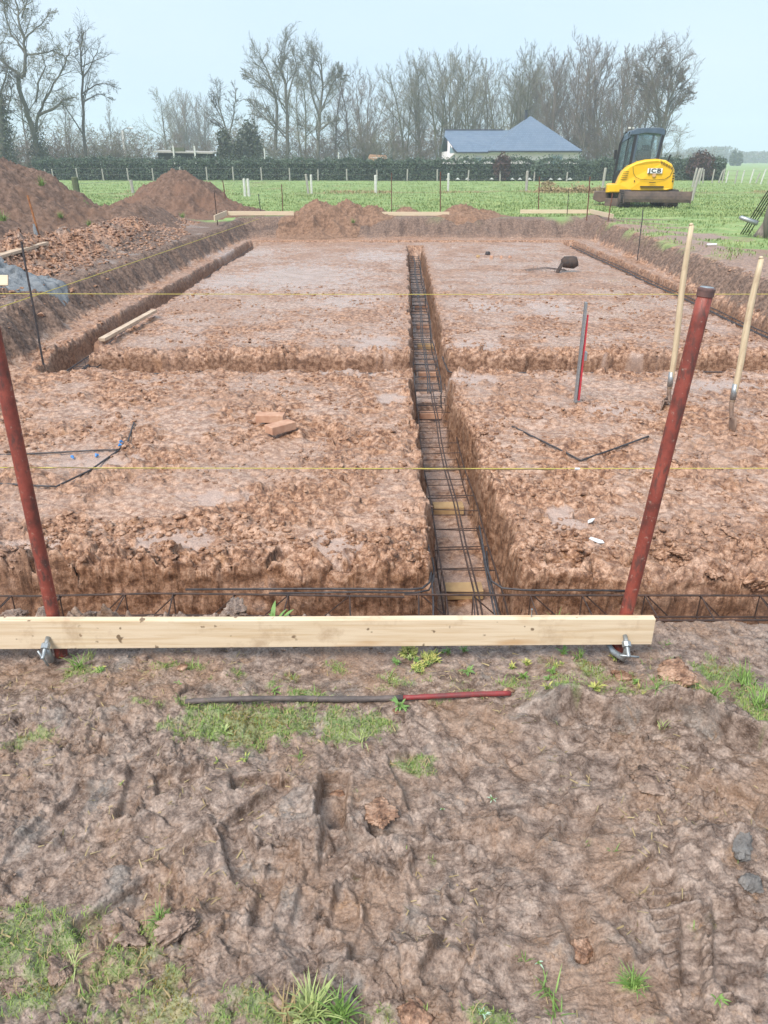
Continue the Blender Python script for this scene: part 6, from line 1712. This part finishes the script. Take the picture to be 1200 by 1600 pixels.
brush = [(10, 190, 76), (45, 200, 78), (85, 198, 80), (110, 195, 82), (150, 190, 84), (175, 198, 82), (210, 200, 84), (235, 208, 90), (330, 195, 92), (375, 185, 95), (405, 190, 94), (430, 200, 96), (465, 195, 98), (500, 200, 96), (535, 190, 98), (565, 185, 98), (590, 190, 98), (615, 195, 96), (640, 190, 98), (665, 195, 98), (690, 190, 102), (740, 185, 106), (790, 185, 106), (880, 190, 96), (910, 185, 96), (935, 185, 94), (965, 190, 92), (990, 190, 92), (1015, 200, 92), (-25, 190, 78), (130, 205, 76), (60, 215, 74), (1080, 228, 150), (1100, 232, 150), (1120, 240, 160), (1045, 235, 140)]
bl_ = ['at the left edge', 'under the large tree', 'between the two left trees', 'left of the slender tree', 'right of the slender tree', 'left of the street lamp', 'right of the street lamp', 'left of the shed', 'left of the dark evergreen', 'behind the conifer', 'right of the conifer', 'below the tallest tree', 'between the tall pair', 'below the second tall tree', 'below the thin trees', 'below the fuzzy brown tree', 'above the orange-roofed hut', 'right of the hut',
       'in the dip left of the house', 'just left of the house', 'behind the left end of the house', 'behind the roof ridge', 'behind the chimney', 'right of the roof peak', 'above the right eave', 'right of the house', 'left of the excavator', 'behind the cab', 'right of the cab', 'beyond the left edge', 'below the slender tree', 'at the foot of the large left tree', 'right of the far round tree', 'above the reddish bush', 'at the end of the hedge', 'left of the far round tree']
for i, (px, pt, Y) in enumerate(brush):
    t = put(p_brush[(i * 7 // 3) % 2], px, pt, Y, 'tangled bare thicket ' + bl_[i], 'bare thickets behind the hedge', sx=1.7)
    t.name = 'thicket'; t['category'] = 'thicket'
# far wood on the horizon at the right
rs3 = np.random.RandomState(77); n = 26000
Y = 420; x = rs3.uniform(AT(1040, 250, Y).x, AT(1420, 250, Y).x, n); y = Y + rs3.uniform(-25, 25, n)
top = 5.2 + fbm(x, x * 0, .05, 4, 501) * 7; z = top * rs3.rand(n) ** .6
far = mesh_np('far_wood', np.zeros((0, 3)), np.zeros((0, 4), int), M['bark_dark']) if False else leaf_cloud('far_wood', np.stack([x, y, z], 1), np.full(n, .9), M['bark_dark'])
tag(far, 'far-off wood fading into the haze at the right', 'wood', kind='stuff')
n = 34000; Y = 190; x = rs3.uniform(AT(-160, 250, Y).x, AT(1000, 250, Y).x, n); y = Y + rs3.uniform(-14, 14, n)
top = 7.5 + fbm(x, x * 0, .08, 4, 503) * 6; z = top * rs3.rand(n) ** .8
far = leaf_cloud('background_wood', np.stack([x, y, z], 1), np.full(n, .30), M['bark_brown'])
tag(far, 'brown mass of wood behind the separate bare trees', 'wood', kind='stuff')
for i, (px, pt, w) in enumerate(((1148, 238, 9), (1156, 241, 8))):
    bush(px, pt, w, 230, M['evergreen'], ['left one of two far conifers near the right edge', 'right one of two far conifers near the right edge'][i], 900, 'conifer', size=.9, cat='conifer')
# ------------------------------------------------------------------ light
w = bpy.data.worlds.new('World'); scene.world = w; w.use_nodes = True
wn = w.node_tree.nodes; wl = w.node_tree.links
bg = wn['Background']
sky = wn.new('ShaderNodeTexSky'); sky.sky_type = 'NISHITA'; sky.sun_disc = False
SUN_EL, SUN_AZ = R(52), R(215)
sky.sun_elevation = SUN_EL; sky.sun_rotation = SUN_AZ
sky.air_density = 1.0; sky.dust_density = 4.0; sky.ozone_density = 1.0
mx = wn.new('ShaderNodeMix'); mx.data_type = 'RGBA'; mx.inputs[0].default_value = 0.88
wl.new(sky.outputs[0], mx.inputs[6])
# an even grey-blue cloud sheet with faint thicker and thinner parts
tcw = wn.new('ShaderNodeTexCoord'); nzw = wn.new('ShaderNodeTexNoise'); nzw.inputs['Scale'].default_value = 2.2; nzw.inputs['Detail'].default_value = 5
mpw = wn.new('ShaderNodeMapping'); mpw.inputs['Scale'].default_value = (1, 1, 2.6)
wl.new(tcw.outputs['Generated'], mpw.inputs['Vector']); wl.new(mpw.outputs['Vector'], nzw.inputs['Vector'])
crw = wn.new('ShaderNodeValToRGB'); crw.color_ramp.elements[0].position = .3; crw.color_ramp.elements[1].position = .72
crw.color_ramp.elements[0].color = (3.4, 4.4, 5.6, 1); crw.color_ramp.elements[1].color = (4.1, 4.85, 5.55, 1)
wl.new(nzw.outputs['Fac'], crw.inputs['Fac']); wl.new(crw.outputs['Color'], mx.inputs[7])
wl.new(mx.outputs[2], bg.inputs['Color'])
bg.inputs['Strength'].default_value = 0.064
sd = bpy.data.lights.new('sun', 'SUN'); sd.energy = 1.5; sd.angle = R(28); sd.color = (1, .95, .88)
so = bpy.data.objects.new('sun', sd); COL.objects.link(so)
dv = Vector((math.sin(SUN_AZ) * math.cos(SUN_EL), math.cos(SUN_AZ) * math.cos(SUN_EL), math.sin(SUN_EL)))
so.rotation_euler = dv.to_track_quat('Z', 'Y').to_euler()
so.location = (0, 0, 40)

hb = MB(); hb.quadbox((0, 340, 14), (2 * 7600, 760, 34))
hm = bpy.data.materials.new('haze'); hm.use_nodes = True
hn = hm.node_tree.nodes; hn.remove(hn['Principled BSDF'])
pv = hn.new('ShaderNodeVolumePrincipled'); pv.inputs['Density'].default_value = 0.0016
pv.inputs['Color'].default_value = (0.80, 0.90, 1.0, 1); pv.inputs['Anisotropy'].default_value = 0.0
hm.node_tree.links.new(pv.outputs[0], hn['Material Output'].inputs['Volume'])
tag(hb.build('haze', hm), kind='stuff')

scene.render.engine = 'CYCLES'
scene.cycles.volume_bounces = 1
scene.cycles.max_bounces = 6; scene.cycles.diffuse_bounces = 3; scene.cycles.glossy_bounces = 3
scene.cycles.transparent_max_bounces = 8
scene.cycles.use_denoising = True
scene.cycles.denoising_prefilter = 'ACCURATE'
scene.cycles.use_adaptive_sampling = False
scene.view_settings.view_transform = 'Standard'; scene.view_settings.look = 'None'
scene.view_settings.exposure = 1.68; scene.view_settings.gamma = 1.0
